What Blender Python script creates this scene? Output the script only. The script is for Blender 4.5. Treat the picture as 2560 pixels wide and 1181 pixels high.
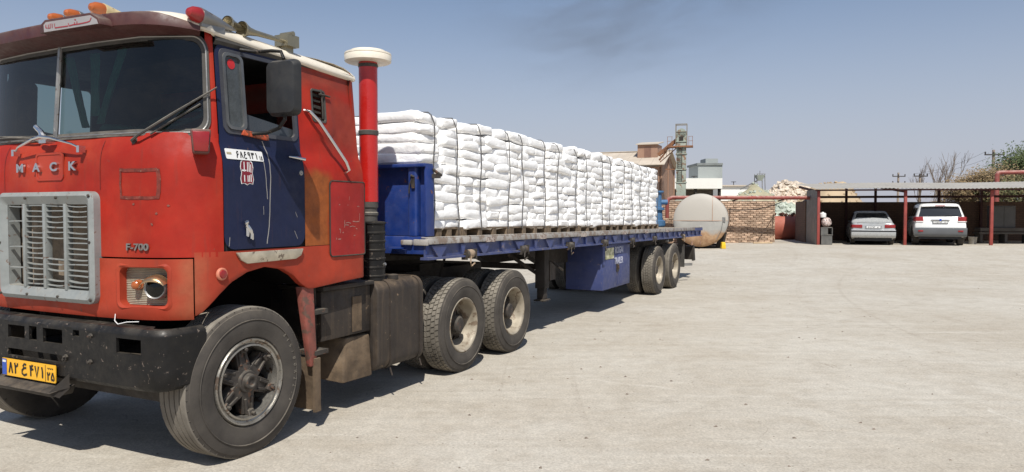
import bpy, bmesh, math, random
from mathutils import Vector, Matrix, noise
import numpy as np
for o in list(bpy.data.objects): bpy.data.objects.remove(o)
scene = bpy.context.scene
R = math.radians
random.seed(7)
# ---------------------------------------------------------------- camera
CAM_H = 1.70
cam_data = bpy.data.cameras.new('camera'); cam = bpy.data.objects.new('camera', cam_data)
scene.collection.objects.link(cam); scene.camera = cam
FPX = 1780.0
cam_data.sensor_width = 36.0; cam_data.lens = FPX / 2560 * 36.0
cam_data.clip_start = 0.1; cam_data.clip_end = 6000
PITCH = math.atan((590.5 - 530) / FPX)
cam.location = (0, 0, CAM_H); cam.rotation_euler = (math.pi/2 - PITCH, 0, 0)
# ---------------------------------------------------------------- world, sun, exposure
SUN = Vector((0.07, -0.735, 1.0)).normalized()
world = bpy.data.worlds.new('World'); scene.world = world; world.use_nodes = True
nt = world.node_tree; nt.nodes.clear()
sky = nt.nodes.new('ShaderNodeTexSky'); sky.sky_type = 'NISHITA'; sky.sun_disc = False
sky.sun_elevation = math.asin(SUN.z); sky.sun_rotation = math.atan2(SUN.x, SUN.y)
sky.altitude = 0; sky.air_density = 1.0; sky.dust_density = .6; sky.ozone_density = 3.0
bg = nt.nodes.new('ShaderNodeBackground'); bg.inputs['Strength'].default_value = 0.10
wo = nt.nodes.new('ShaderNodeOutputWorld')
# dusty haze: the sky pales towards the horizon all round
tcw = nt.nodes.new('ShaderNodeTexCoord'); sepw = nt.nodes.new('ShaderNodeSeparateXYZ'); nt.links.new(tcw.outputs['Generated'], sepw.inputs[0])
mr = nt.nodes.new('ShaderNodeMapRange'); nt.links.new(sepw.outputs[2], mr.inputs[0]); mr.interpolation_type = 'SMOOTHERSTEP'
mr.inputs[1].default_value = -.08; mr.inputs[2].default_value = .41; mr.inputs[3].default_value = .97; mr.inputs[4].default_value = .10
mxw = nt.nodes.new('ShaderNodeMix'); mxw.data_type = 'RGBA'; nt.links.new(mr.outputs[0], mxw.inputs[0]); nt.links.new(sky.outputs[0], mxw.inputs[6]); mxw.inputs[7].default_value = (4.85, 4.95, 5.75, 1)
nt.links.new(mxw.outputs[2], bg.inputs[0]); nt.links.new(bg.outputs[0], wo.inputs[0])
sl = bpy.data.lights.new('sun', 'SUN'); sl.energy = 5.0; sl.angle = R(0.53); sl.color = (1, .965, .90)
so = bpy.data.objects.new('sun', sl); scene.collection.objects.link(so)
so.rotation_euler = SUN.to_track_quat('Z', 'Y').to_euler(); so.location = (-10, -40, 60)
vs = scene.view_settings; vs.view_transform = 'Standard'; vs.look = 'None'; vs.gamma = 1; vs.exposure = 0.0
vs.use_curve_mapping = False
scene.render.engine = 'CYCLES'
scene.cycles.max_bounces = 6; scene.cycles.transparent_max_bounces = 12
# ---------------------------------------------------------------- materials
def S(r, g, b, k=1.0):
    f = lambda c: ((c/255)/12.92 if c/255 <= .04045 else (((c/255)+.055)/1.055)**2.4)
    return (min(f(r)*k, 1), min(f(g)*k, 1), min(f(b)*k, 1))
class NT:
    def __init__(s, name):
        s.m = bpy.data.materials.new(name); s.m.use_nodes = True; s.t = s.m.node_tree
        s.b = s.t.nodes['Principled BSDF']; s.out = s.t.nodes['Material Output']
        s.tc = s.n('ShaderNodeTexCoord')
    def n(s, typ, **kw):
        nd = s.t.nodes.new(typ)
        for k, v in kw.items(): setattr(nd, k, v)
        return nd
    def L(s, a, b): s.t.links.new(a, b)
    def mapped(s, scale=(1,1,1), loc=(0,0,0), src='Object', rot=(0,0,0)):
        mp = s.n('ShaderNodeMapping'); mp.inputs['Scale'].default_value = scale
        mp.inputs['Location'].default_value = loc; mp.inputs['Rotation'].default_value = rot
        if src == 'World':
            g = s.n('ShaderNodeNewGeometry'); s.L(g.outputs['Position'], mp.inputs[0])
        else: s.L(s.tc.outputs[src], mp.inputs[0])
        return mp.outputs[0]
    def noise(s, vec, scale, detail=5, rough=.55, dist=0):
        nd = s.n('ShaderNodeTexNoise'); s.L(vec, nd.inputs['Vector']); nd.inputs['Scale'].default_value = scale
        nd.inputs['Detail'].default_value = detail; nd.inputs['Roughness'].default_value = rough
        nd.inputs['Distortion'].default_value = dist
        return nd.outputs['Fac']
    def ramp(s, fac, lo, hi, a=0.0, b=1.0):
        nd = s.n('ShaderNodeMapRange'); s.L(fac, nd.inputs[0])
        nd.inputs[1].default_value = lo; nd.inputs[2].default_value = hi
        nd.inputs[3].default_value = a; nd.inputs[4].default_value = b
        nd.interpolation_type = 'SMOOTHSTEP'
        return nd.outputs[0]
    def math(s, op, a, b=None):
        nd = s.n('ShaderNodeMath', operation=op)
        for i, v in enumerate((a, b)):
            if v is None: continue
            if isinstance(v, (int, float)): nd.inputs[i].default_value = v
            else: s.L(v, nd.inputs[i])
        return nd.outputs[0]
    def mix(s, fac, a, b):
        nd = s.n('ShaderNodeMix', data_type='RGBA')
        for i, v in ((0, fac), (6, a), (7, b)):
            if isinstance(v, (int, float)): nd.inputs[i].default_value = v
            elif isinstance(v, tuple): nd.inputs[i].default_value = (*v[:3], 1)
            else: s.L(v, nd.inputs[i])
        return nd.outputs[2]
    def bump(s, h, strength, dist=.01):
        nd = s.n('ShaderNodeBump'); s.L(h, nd.inputs['Height'])
        nd.inputs['Strength'].default_value = strength; nd.inputs['Distance'].default_value = dist
        s.L(nd.outputs[0], s.b.inputs['Normal'])
    def sepz(s, vec, i=2):
        nd = s.n('ShaderNodeSeparateXYZ'); s.L(vec, nd.inputs[0]); return nd.outputs[i]
def mulc(c, k): return tuple(min(1, v*k) for v in c[:3])
def pm(name, base, rough=.6, metal=0.0, var=.18, vscale=2.5, bump=.12, bscale=60, dust=0.0, dustcol=S(178,168,150),
       chips=0.0, chipcol=S(120,95,75), chipscale=14, streak=0.0, streakcol=S(95,80,65), rand=0.0, spec=.5, coat=0.0):
    """general weathered surface: colour drift, grime streaks, chips, dust lying on upward faces"""
    m = NT(name); v = m.mapped(); n1 = m.noise(v, vscale, 6, .6)
    c = m.mix(m.ramp(n1, .25, .75), mulc(base, 1-var), mulc(base, 1+var))
    if streak:
        sv = m.mapped((9, 9, .55)); f = m.ramp(m.noise(sv, 2.2, 4, .6), .5, .78, 0, streak)
        c = m.mix(f, c, streakcol)
    if chips:
        f = m.ramp(m.noise(v, chipscale, 7, .68, .4), .70-chips, .74-chips)
        c = m.mix(m.math('MULTIPLY', f, .9), c, chipcol)
    if dust:
        g = m.n('ShaderNodeNewGeometry'); z = m.sepz(g.outputs['Normal'])
        up = m.ramp(z, .05, .85, .15, 1)
        f = m.math('MULTIPLY', m.math('MULTIPLY', up, m.ramp(m.noise(v, 7, 6, .65), .25, .7)), dust)
        c = m.mix(f, c, dustcol)
    if rand:
        oi = m.n('ShaderNodeObjectInfo'); f = m.ramp(oi.outputs['Random'], 0, 1, 1-rand, 1+rand*.6)
        hs = m.n('ShaderNodeHueSaturation'); m.L(f, hs.inputs['Value']); m.L(c, hs.inputs['Color']); c = hs.outputs[0]
    m.L(c, m.b.inputs['Base Color'])
    rr = m.ramp(m.noise(v, vscale*4, 5, .6), .3, .7, max(.02, rough-.12), min(1, rough+.12))
    m.L(rr, m.b.inputs['Roughness']); m.b.inputs['Metallic'].default_value = metal
    m.b.inputs['Specular IOR Level'].default_value = spec; m.b.inputs['Coat Weight'].default_value = coat
    m.b.inputs['Coat Roughness'].default_value = .15
    if bump: m.bump(m.noise(v, bscale, 4, .6), bump, .006)
    return m.m
# ---------------------------------------------------------------- mesh builder
class MB:
    def __init__(s): s.v = []; s.f = []; s.mi = []; s.cur = 0
    def add(s, vs, fs):
        b = len(s.v); s.v += [tuple(p) for p in vs]
        for f in fs: s.f.append(tuple(b+i for i in f)); s.mi.append(s.cur)
        return s
    def mat(s, i): s.cur = i; return s
    def box(s, x0, x1, y0, y1, z0, z1):
        v = [(x0,y0,z0),(x1,y0,z0),(x1,y1,z0),(x0,y1,z0),(x0,y0,z1),(x1,y0,z1),(x1,y1,z1),(x0,y1,z1)]
        return s.add(v, [(0,3,2,1),(4,5,6,7),(0,1,5,4),(1,2,6,5),(2,3,7,6),(3,0,4,7)])
    def hexa(s, v8):   # bottom 4 then top 4
        return s.add(v8, [(0,3,2,1),(4,5,6,7),(0,1,5,4),(1,2,6,5),(2,3,7,6),(3,0,4,7)])
    def beam(s, a, b, w, h=None, up=(0,0,1)):
        a, b = Vector(a), Vector(b); h = h or w; d = (b-a).normalized(); up = Vector(up)
        if abs(d.dot(up)) > .98: up = Vector((1,0,0))
        x = d.cross(up).normalized()*w/2; y = x.cross(d).normalized()*h/2
        return s.hexa([a-x-y, a+x-y, b+x-y, b-x-y, a-x+y, a+x+y, b+x+y, b-x+y])
    def tube(s, path, r, n=8, cap=True):
        P = [Vector(p) for p in path]; N = len(P); rs = r if isinstance(r, (list, tuple)) else [r]*N
        vs = []; up = None
        for i in range(N):
            d = (P[min(i+1, N-1)] - P[max(i-1, 0)]).normalized()
            if up is None: up = Vector((0,0,1)) if abs(d.z) < .9 else Vector((1,0,0))
            x = d.cross(up)
            if x.length < 1e-4: x = d.cross(Vector((.3,1,.2)))
            x.normalize(); up = x.cross(d).normalized()
            for k in range(n):
                a = 2*math.pi*k/n; vs.append(P[i] + (x*math.cos(a) + up*math.sin(a))*rs[i])
        fs = [(i*n+k, i*n+(k+1) % n, (i+1)*n+(k+1) % n, (i+1)*n+k) for i in range(N-1) for k in range(n)]
        if cap: fs += [tuple(range(n-1, -1, -1)), tuple((N-1)*n+k for k in range(n))]
        return s.add(vs, fs)
    def lathe(s, prof, c=(0,0,0), axis='x', n=32, a0=0, a1=2*math.pi, close=True):
        full = abs(a1-a0-2*math.pi) < 1e-6; m = n if full else n+1; vs = []
        for (h, r) in prof:
            for k in range(m):
                a = a0+(a1-a0)*k/n; ca, sa = r*math.cos(a), r*math.sin(a)
                vs.append({'x': (c[0]+h, c[1]+ca, c[2]+sa), 'y': (c[0]-ca, c[1]+h, c[2]+sa), 'z': (c[0]+ca, c[1]+sa, c[2]+h)}[axis])
        fs = []
        for i in range(len(prof)-1):
            for k in range(n):
                k2 = (k+1) % m; fs.append((i*m+k, i*m+k2, (i+1)*m+k2, (i+1)*m+k))
        if close:
            if prof[0][1] > 1e-6: fs.append(tuple(range(m-1, -1, -1)))
            if prof[-1][1] > 1e-6: fs.append(tuple((len(prof)-1)*m+k for k in range(m)))
        return s.add(vs, fs)
    def cyl(s, c, r, h0, h1, axis='x', n=24): return s.lathe([(h0, r), (h1, r)], c, axis, n)
    def prism(s, poly, fn0, fn1):   # poly of 2-tuples, two mappings to 3D
        n = len(poly); vs = [fn0(p) for p in poly] + [fn1(p) for p in poly]
        fs = [tuple(range(n-1, -1, -1)), tuple(range(n, 2*n))] + [(i, (i+1) % n, n+(i+1) % n, n+i) for i in range(n)]
        return s.add(vs, fs)
    def grid(s, P, close_u=False, skip=None):   # P[i][j]
        nu, nv = len(P), len(P[0]); vs = [p for row in P for p in row]; fs = []
        for i in range(nu if close_u else nu-1):
            for j in range(nv-1):
                if skip and skip(i, j): continue
                i2 = (i+1) % nu; fs.append((i*nv+j, i2*nv+j, i2*nv+j+1, i*nv+j+1))
        return s.add(vs, fs)
    def mesh(s, name, mats, smooth=35, bevel=0, seg=2, fix=True):
        me = bpy.data.meshes.new(name); me.from_pydata(s.v, [], s.f)
        for mt in (mats if isinstance(mats, (list, tuple)) else [mats]): me.materials.append(mt)
        me.polygons.foreach_set('material_index', s.mi)
        if fix or bevel:
            bm = bmesh.new(); bm.from_mesh(me)
            if fix: bmesh.ops.recalc_face_normals(bm, faces=bm.faces)
            if bevel:
                es = [e for e in bm.edges if len(e.link_faces) == 2 and e.calc_face_angle(0) > R(32)]
                bmesh.ops.bevel(bm, geom=es, offset=bevel, segments=seg, affect='EDGES', clamp_overlap=True, profile=.5)
            bm.to_mesh(me); bm.free()
        if smooth:
            me.polygons.foreach_set('use_smooth', [True]*len(me.polygons)); me.set_sharp_from_angle(angle=R(smooth))
        me.update(); return me
    def build(s, name, mats, parent=None, smooth=35, bevel=0, seg=2, loc=None, rot=None, fix=True):
        return link(name, s.mesh(name, mats, smooth, bevel, seg, fix), parent, loc, rot)
def link(name, me, parent=None, loc=None, rot=None):
    o = bpy.data.objects.new(name, me); scene.collection.objects.link(o)
    if parent: o.parent = parent
    if loc is not None: o.location = loc
    if rot is not None: o.rotation_euler = rot
    return o
def empty(name, loc=(0,0,0), rz=0, parent=None):
    o = bpy.data.objects.new(name, None); scene.collection.objects.link(o); o.empty_display_size = .2
    o.location = loc; o.rotation_euler = (0, 0, rz); o.parent = parent
    return o
def tag(o, label=None, cat=None, group=None, kind=None):
    if label: o['label'] = label
    if cat: o['category'] = cat
    if group: o['group'] = group
    if kind: o['kind'] = kind
    return o
def copy_tree(o, parent=None):
    c = o.copy(); scene.collection.objects.link(c); c.parent = parent
    for ch in o.children: copy_tree(ch, c)
    return c
def rrect(x0, x1, z0, z1, r, n=4):   # rounded rectangle outline, anticlockwise
    P = []
    for cx, cz, a in ((x1-r, z1-r, 0), (x0+r, z1-r, 90), (x0+r, z0+r, 180), (x1-r, z0+r, 270)):
        for k in range(n+1):
            t = R(a+90*k/n); P.append((cx+r*math.cos(t), cz+r*math.sin(t)))
    return P
def ring(b, outer, inner, f0, f1):   # frame between two outlines with the same count
    n = len(outer); vs = [f0(p) for p in outer]+[f0(p) for p in inner]+[f1(p) for p in outer]+[f1(p) for p in inner]
    fs = []
    for i in range(n):
        j = (i+1) % n
        fs += [(i, j, n+j, n+i), (2*n+i, 3*n+i, 3*n+j, 2*n+j), (i, 2*n+i, 2*n+j, j), (n+i, n+j, 3*n+j, 3*n+i)]
    return b.add(vs, fs)
def ribbon(b, pts, w, fn, h=.0):   # 2D polyline drawn as a flat stroke through fn(p)->3D
    P = [Vector(p) for p in pts]
    L = []; Rr = []
    for i, p in enumerate(P):
        d = (P[min(i+1, len(P)-1)]-P[max(i-1, 0)]).normalized(); nrm = Vector((-d.y, d.x))*w/2
        L.append(fn(p+nrm)); Rr.append(fn(p-nrm))
    n = len(P)
    return b.add(L+Rr, [(i, i+1, n+i+1, n+i) for i in range(n-1)])
def text_mesh(txt, size, depth, name='lettering', align='LEFT', xs=1.0, bold=0.0):
    cu = bpy.data.curves.new(name, 'FONT'); cu.body = txt; cu.size = size; cu.extrude = depth; cu.align_x = align
    cu.offset = bold
    ob = bpy.data.objects.new(name, cu); scene.collection.objects.link(ob)
    dg = bpy.context.evaluated_depsgraph_get(); dg.update()
    me = bpy.data.meshes.new_from_object(ob.evaluated_get(dg)); bpy.data.objects.remove(ob)
    if xs != 1:
        for v in me.vertices: v.co.x *= xs
    me.name = name; return me
# strokes for the eastern digits and one letter, in a unit box
GLY = {'8': [[(.5,1),(.1,0)],[(.5,1),(.9,0)]], '7': [[(.1,1),(.5,0),(.9,1)]], '1': [[(.4,1),(.55,.6),(.55,0)]],
 '2': [[(.2,1),(.35,.5),(.35,0)],[(.25,.8),(.5,.68),(.8,.75),(.85,1)]],
 '3': [[(.1,1),(.3,.5),(.3,0)],[(.15,.8),(.35,.68),(.5,.78),(.52,1)],[(.52,.85),(.65,.7),(.85,.75),(.9,1)]],
 '4': [[(.2,1),(.35,.5),(.35,0)],[(.9,.95),(.65,1),(.5,.85),(.6,.68),(.95,.62)],[(.3,.7),(.5,.62),(.7,.66)]],
 '5': [[(.5,1),(.15,.45),(.1,.15),(.28,.02),(.5,.2),(.72,.02),(.9,.15),(.85,.45),(.5,1)]],
 '6': [[(.85,.95),(.5,1),(.25,.8),(.3,.58),(.85,.6)],[(.5,.6),(.25,.3),(.15,0)]],
 '9': [[(.75,.0),(.75,1),(.4,1),(.2,.8),(.35,.6),(.75,.62)]],
 'e': [[(.8,.95),(.5,1.0),(.3,.8),(.45,.62),(.8,.66)],[(.45,.62),(.15,.4),(.15,.1),(.45,-.05),(.9,.1)]],
 '-': [[(.1,.5),(.9,.5)]]}
def glyphs(b, txt, x, z, h, w, gap, th, fn):
    for ch in txt:
        if ch in GLY:
            for st in GLY[ch]: ribbon(b, [(x+p[0]*w, z+p[1]*h) for p in st], th, fn)
        x += w+gap
    return x
# pixel helper used once to find where things stand: point at depth Y seen at photo pixel (u, v)
def at(u, v, Y):
    cp, sp = math.cos(PITCH), math.sin(PITCH); a = (u-1280)/FPX; b = -(v-590.5)/FPX
    d = Vector((a, b*sp+cp, b*cp-sp)); k = Y/d.y
    return Vector((d.x*k, Y, CAM_H+d.z*k))
# ---------------------------------------------------------------- ground (large structure first)
def smooth01(t): t = max(0, min(1, t)); return t*t*(3-2*t)
def gz(X, Y): return smooth01((Y-16)/13)*(.30+.007*(X-15)*max(0, min(1, (25-abs(X-15))/10)))
def ground_mat():
    m = NT('dusty_concrete'); v = m.mapped(src='World')
    base = m.mix(m.ramp(m.noise(v, .35, 7, .62), .3, .7), S(202,194,181), S(216,211,201))
    base = m.mix(m.ramp(m.noise(v, 2.2, 8, .68), .42, .72, 0, .5), base, S(186,176,161))
    # swept dust streaks along two directions of traffic
    for rot, sc, col, k in ((.5, (.5, 5, 1), S(224,219,209), .55), (-.25, (.35, 6.5, 1), S(186,176,161), .40), (.15, (.22, 9, 1), S(178,168,153), .34)):
        sv = m.mapped(sc, (3.1*rot, 1.7, 0), 'World', (0, 0, rot))
        base = m.mix(m.ramp(m.noise(sv, .9, 7, .66, .3), .52, .74, 0, k), base, col)
    # curved tyre marks: rings about a far turning point
    g = m.n('ShaderNodeNewGeometry')
    for cx, cy, per, k in ((30, 6, 1.15, .26), (-14, 34, 1.7, .20)):
        d = m.n('ShaderNodeVectorMath', operation='DISTANCE'); m.L(g.outputs['Position'], d.inputs[0]); d.inputs[1].default_value = (cx, cy, 0)
        w = m.n('ShaderNodeTexNoise', noise_dimensions='1D'); m.L(d.outputs['Value'], w.inputs['W']); w.inputs['Scale'].default_value = 2.4/per; w.inputs['Detail'].default_value = 7; w.inputs['Roughness'].default_value = .75
        f = m.math('MULTIPLY', m.ramp(w.outputs['Fac'], .56, .72, 0, k), m.ramp(m.noise(v, .22, 3), .42, .6))
        base = m.mix(f, base, S(160,147,133))
    # pale filled cracks
    dv = m.n('ShaderNodeVectorMath', operation='ADD'); nz = m.n('ShaderNodeTexNoise'); m.L(v, nz.inputs['Vector']); nz.inputs['Scale'].default_value = 1.3; nz.inputs['Detail'].default_value = 5
    m.L(v, dv.inputs[0]); sc = m.n('ShaderNodeVectorMath', operation='SCALE'); m.L(nz.outputs['Color'], sc.inputs[0]); sc.inputs['Scale'].default_value = .75; m.L(sc.outputs[0], dv.inputs[1])
    vo = m.n('ShaderNodeTexVoronoi', feature='DISTANCE_TO_EDGE'); m.L(dv.outputs[0], vo.inputs['Vector']); vo.inputs['Scale'].default_value = .38
    crack = m.math('MULTIPLY', m.ramp(vo.outputs['Distance'], .0, .008, 1, 0), m.ramp(m.noise(v, .8, 3), .50, .66, 0, .5))
    base = m.mix(crack, base, S(232,228,219))
    vd = m.n('ShaderNodeTexVoronoi', feature='DISTANCE_TO_EDGE'); m.L(dv.outputs[0], vd.inputs['Vector']); vd.inputs['Scale'].default_value = .9
    dcr = m.math('MULTIPLY', m.ramp(vd.outputs['Distance'], .0, .006, 1, 0), m.ramp(m.noise(v, .6, 3), .52, .62, 0, .55))
    base = m.mix(dcr, base, S(150,138,124))
    st_ = m.ramp(m.noise(v, .55, 4, .6), .66, .76, 0, .28); base = m.mix(st_, base, S(162,152,140))   # old oil and damp stains
    # gritty specks
    vp = m.n('ShaderNodeTexVoronoi'); m.L(v, vp.inputs['Vector']); vp.inputs['Scale'].default_value = 17
    sp = m.math('MULTIPLY', m.ramp(vp.outputs['Distance'], .05, .16, 1, 0), m.ramp(m.noise(v, 6, 3), .50, .60, 0, .85))
    base = m.mix(sp, base, S(138,126,113))
    fine = m.math('MULTIPLY', m.ramp(m.noise(v, 48, 4, .75), .30, .70, .80, 1.16), m.ramp(m.noise(v, 7.5, 9, .78), .30, .70, .90, 1.09))
    hs = m.n('ShaderNodeHueSaturation'); m.L(base, hs.inputs['Color']); m.L(fine, hs.inputs['Value'])
    dk = m.n('ShaderNodeMix', data_type='RGBA', blend_type='MULTIPLY'); dk.inputs[0].default_value = 1; m.L(hs.outputs[0], dk.inputs[6]); dk.inputs[7].default_value = (.750, .735, .705, 1)
    m.L(dk.outputs[2], m.b.inputs['Base Color']); m.b.inputs['Roughness'].default_value = .95
    m.b.inputs['Specular IOR Level'].default_value = .15
    h = m.math('ADD', m.math('MULTIPLY', m.noise(v, 5, 6, .7), 1.2), m.math('MULTIPLY', m.noise(v, 60, 3, .7), .25))
    m.bump(h, .55, .02)
    return m.m
xs = [-3000,-900,-300,-120]+[-60+3*i for i in range(41)]+[120,300,900,3000]
ys = [-300,-60,-20,-8]+[-5+1.25*i for i in range(45)]+[60,75,100,200,600,1500,3500]
gb = MB(); gb.grid([[(x, y, gz(x, y)) for y in ys] for x in xs])
tag(gb.build('ground', ground_mat(), smooth=180), kind='structure')
# scattered grit and pebbles on the concrete
rg = random.Random(3); pb = MB()
for i in range(420):
    Y = 3.2+rg.random()**1.7*24; X = rg.uniform(-.62, .74)*Y+rg.uniform(-.3, .3); r = rg.choice((.004, .006, .006, .009, .014))
    q = [Vector((rg.uniform(-1, 1), rg.uniform(-1, 1), 0)).normalized()*r for _ in range(2)]
    z = gz(X, Y); a = rg.random()*6
    ring4 = [(X+r*1.4*math.cos(a+k*1.571)*rg.uniform(.6, 1.2), Y+r*math.sin(a+k*1.571)*rg.uniform(.6, 1.2), z+.001) for k in range(4)]
    pb.add(ring4+[(X+q[0].x*.3, Y+q[0].y*.3, z+r*.9)], [(0,1,4),(1,2,4),(2,3,4),(3,0,4)])
tag(pb.build('grit', pm('grit_stone', S(120,108,96), .9, var=.4, vscale=.9), smooth=0), 'small dark grit and pebbles strewn over the pale yard', 'grit', kind='stuff')
# ---------------------------------------------------------------- shared materials
M = {}
M['tyre'] = pm('tyre_rubber', S(66,62,58), .85, var=.25, vscale=5, bump=.25, bscale=90, dust=.75, dustcol=S(128,119,106), chips=.03, chipcol=S(104,96,86), chipscale=5, spec=.3)
M['tread'] = pm('tyre_tread_dusty', S(112,106,97), .92, var=.25, vscale=6, bump=.3, bscale=80, dust=.6, dustcol=S(165,157,143), spec=.2)
M['rim'] = pm('rim_dusty_steel', S(150,140,123), .55, .2, var=.22, vscale=7, bump=.15, chips=.16, chipcol=S(106,88,70), chipscale=9, dust=.5)
M['bright'] = pm('bright_rim', S(150,146,138), .35, .7, var=.2, vscale=8, bump=.05, chips=.14, chipcol=S(110,92,78), chipscale=12)
M['castiron'] = pm('cast_hub', S(56,51,47), .7, .2, var=.35, vscale=14, bump=.4, bscale=50, chips=.12, chipcol=S(104,72,54), chipscale=16, dust=.3)
M['black'] = pm('black_paint', S(15,15,16), .5, spec=.3, var=.2, vscale=5, bump=.12, dust=.22, dustcol=S(140,130,115), chips=.08, chipcol=S(110,98,88), chipscale=22)
M['under'] = pm('grimy_steel', S(44,40,37), .85, .1, var=.35, vscale=4, bump=.35, bscale=35, dust=.55, dustcol=S(125,112,95))
M['dirtybrown'] = pm('oily_dirt', S(46,40,36), .7, .1, var=.3, vscale=4, bump=.35, bscale=30, dust=.55, dustcol=S(124,106,84), streak=.35, streakcol=S(112,94,74), chips=.06, chipcol=S(140,118,94))
M['brownbox'] = pm('mud_caked', S(88,72,55), .85, 0, var=.4, vscale=7, bump=.7, bscale=30, dust=.8, dustcol=S(150,132,108), streak=.45, streakcol=S(72,62,54), chips=.10, chipcol=S(78,68,58))
M['chrome'] = pm('chrome', S(215,215,215), .18, 1, var=.05, bump=0)
M['dullsteel'] = pm('dull_steel', S(150,148,144), .45, .7, var=.2, bump=.1, chips=.1, chipcol=S(105,88,75))
M['white'] = pm('chalky_white', S(222,213,196), .6, var=.08, vscale=4, bump=.1, dust=.4, chips=.07, chipcol=S(150,120,95), chipscale=18, streak=.2, streakcol=S(190,175,150))
M['greygrille'] = pm('grille_grey', S(138,142,140), .5, .15, var=.12, vscale=6, bump=.15, chips=.1, chipcol=S(110,84,70), chipscale=18, dust=.3)
M['amber'] = pm('amber_lens', S(164,84,30), .3, var=.12, bump=.1, coat=.5)
M['redlens'] = pm('red_lens', S(140,28,28), .3, var=.15, bump=.1, coat=.4)
M['rubber'] = pm('rubber_seal', S(58,56,54), .7, var=.3, vscale=9, bump=.1, dust=.5)
M['yellow'] = pm('plate_yellow', S(238,178,40), .45, var=.06, bump=.05, chips=.04)
M['ink'] = pm('plate_ink', S(24,22,22), .5, var=.05, bump=0)
M['inkwhite'] = pm('plate_white', S(225,225,222), .45, var=.05, bump=.03, dust=.2)
M['blueflag'] = pm('plate_blue', S(40,80,170), .45, var=.05, bump=0)
M['maroon'] = pm('maroon_paint', S(66,25,25), .55, var=.2, vscale=5, bump=.1, dust=.3)
M['void'] = pm('wheel_well_shade', S(14,13,13), .95, spec=.1, var=.3, bump=.1)  # near-black colour stands in for the shade up inside the wheel arch
M['rope'] = pm('old_webbing', S(150,130,108), .9, var=.4, vscale=18, bump=.5, bscale=50)
def glass(name, tint, refl=.9):
    m = NT(name); m.t.nodes.remove(m.b)
    tr = m.n('ShaderNodeBsdfTransparent'); tr.inputs[0].default_value = (*tint, 1)
    gl = m.n('ShaderNodeBsdfGlossy'); gl.inputs['Roughness'].default_value = .03; gl.inputs[0].default_value = (refl, refl, refl, 1)
    fr = m.n('ShaderNodeFresnel'); fr.inputs[0].default_value = 1.5
    df = m.n('ShaderNodeBsdfDiffuse'); df.inputs[0].default_value = (*S(170,160,145), 1)
    mx = m.n('ShaderNodeMixShader'); m.L(fr.outputs[0], mx.inputs[0]); m.L(tr.outputs[0], mx.inputs[1]); m.L(gl.outputs[0], mx.inputs[2])
    m2 = m.n('ShaderNodeMixShader'); m.L(m.ramp(m.noise(m.mapped(), 3, 6, .7), .35, .8, .0, .018), m2.inputs[0]); m.L(mx.outputs[0], m2.inputs[1]); m.L(df.outputs[0], m2.inputs[2])
    m.L(m2.outputs[0], m.out.inputs[0]); return m.m
M['glass'] = glass('windscreen_glass', (.24, .33, .32)); M['darkglass'] = glass('dark_glass', (.10, .12, .12))
# ---------------------------------------------------------------- tyres and wheels (axis along x, outer face at x = 0)
def tyre_profile(Rr, w, ribs):
    P = [(-.030, .575*Rr), (-.012, .60*Rr), (.0, .70*Rr), (.004, .78*Rr), (-.004, .88*Rr), (-.016, .945*Rr), (-.022, .95*Rr), (-.030, .984*Rr)]
    a, b = -.036, -w+.036
    if ribs:
        n = 5; g = .010; wd = (a-b-g*(n-1))/n; x = a
        for i in range(n):
            P += [(x, Rr), (x-wd, Rr)]
            if i < n-1: P += [(x-wd-.001, Rr-.012), (x-wd-g+.001, Rr-.012)]
            x -= wd+g
    else: P += [(a, Rr-.014), (b, Rr-.014)]
    P += [(-w+.030, .984*Rr), (-w+.016, .945*Rr), (-w+.004, .88*Rr), (-w-.004, .78*Rr), (-w, .70*Rr), (-w+.012, .60*Rr), (-w+.03, .575*Rr)]
    return P
def tyre_mesh(name, Rr, w, ribs, rows=5, around=54):
    b = MB(); P = tyre_profile(Rr, w, ribs); i0, i1 = 7, len(P)-8
    n = 72; b.lathe(P, n=n, close=False)
    b.mi = [1 if i0 <= (k//n) <= i1 else 0 for k in range(len(b.f))]
    b.cur = 1
    if not ribs:
        a, e = -.030, -w+.030; g = .009; wd = (a-e-g*(rows-1))/rows
        for r_ in range(rows):
            x0 = a-r_*(wd+g); x1 = x0-wd
            for k in range(around):
                t0 = 2*math.pi*(k+.5*(r_ % 2)+(.18 if r_ == 2 else 0))/around; t1 = t0+2*math.pi/around*.80; sk = .02*(1 if r_ < rows/2 else -1)
                q = [(t0, x0), (t1, x0), (t1+sk, x1), (t0+sk, x1)]
                top = Rr-(.006 if r_ in (0, rows-1) else 0)
                vs = [(x, rr*math.cos(t), rr*math.sin(t)) for rr in (Rr-.016, top) for t, x in q]
                b.add(vs, [(4,5,6,7),(0,1,5,4),(1,2,6,5),(2,3,7,6),(3,0,4,7)])
    else:   # notches along the shoulder
        for k in range(46):
            t = 2*math.pi*k/46
            for xx in (-.026, -w+.026):
                vs = [(xx+dx, rr*math.cos(t+dt), rr*math.sin(t+dt)) for rr in (.955*Rr, .985*Rr) for dx, dt in ((-.010,-.005),(.0015,-.005),(.0015,.005),(-.010,.005))]
                b.cur = 0; b.add(vs, [(4,5,6,7),(0,1,5,4),(1,2,6,5),(2,3,7,6),(3,0,4,7)])
    # raised ring and bars on the sidewall
    b.cur = 0
    b.lathe([(.002, .815*Rr), (.008, .825*Rr), (.004, .835*Rr)], n=n, close=False)
    return b.mesh(name, [M['tyre'], M['tread']], smooth=40, fix=True)
RF, RD, WT = .525, .50, .285
ty_front = tyre_mesh('tyre_rib', RF, .30, True)
ty_drive = tyre_mesh('tyre_block', RD, WT, False)
ty_rear = tyre_mesh('tyre_rib_rear', RD, WT, True)
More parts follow.
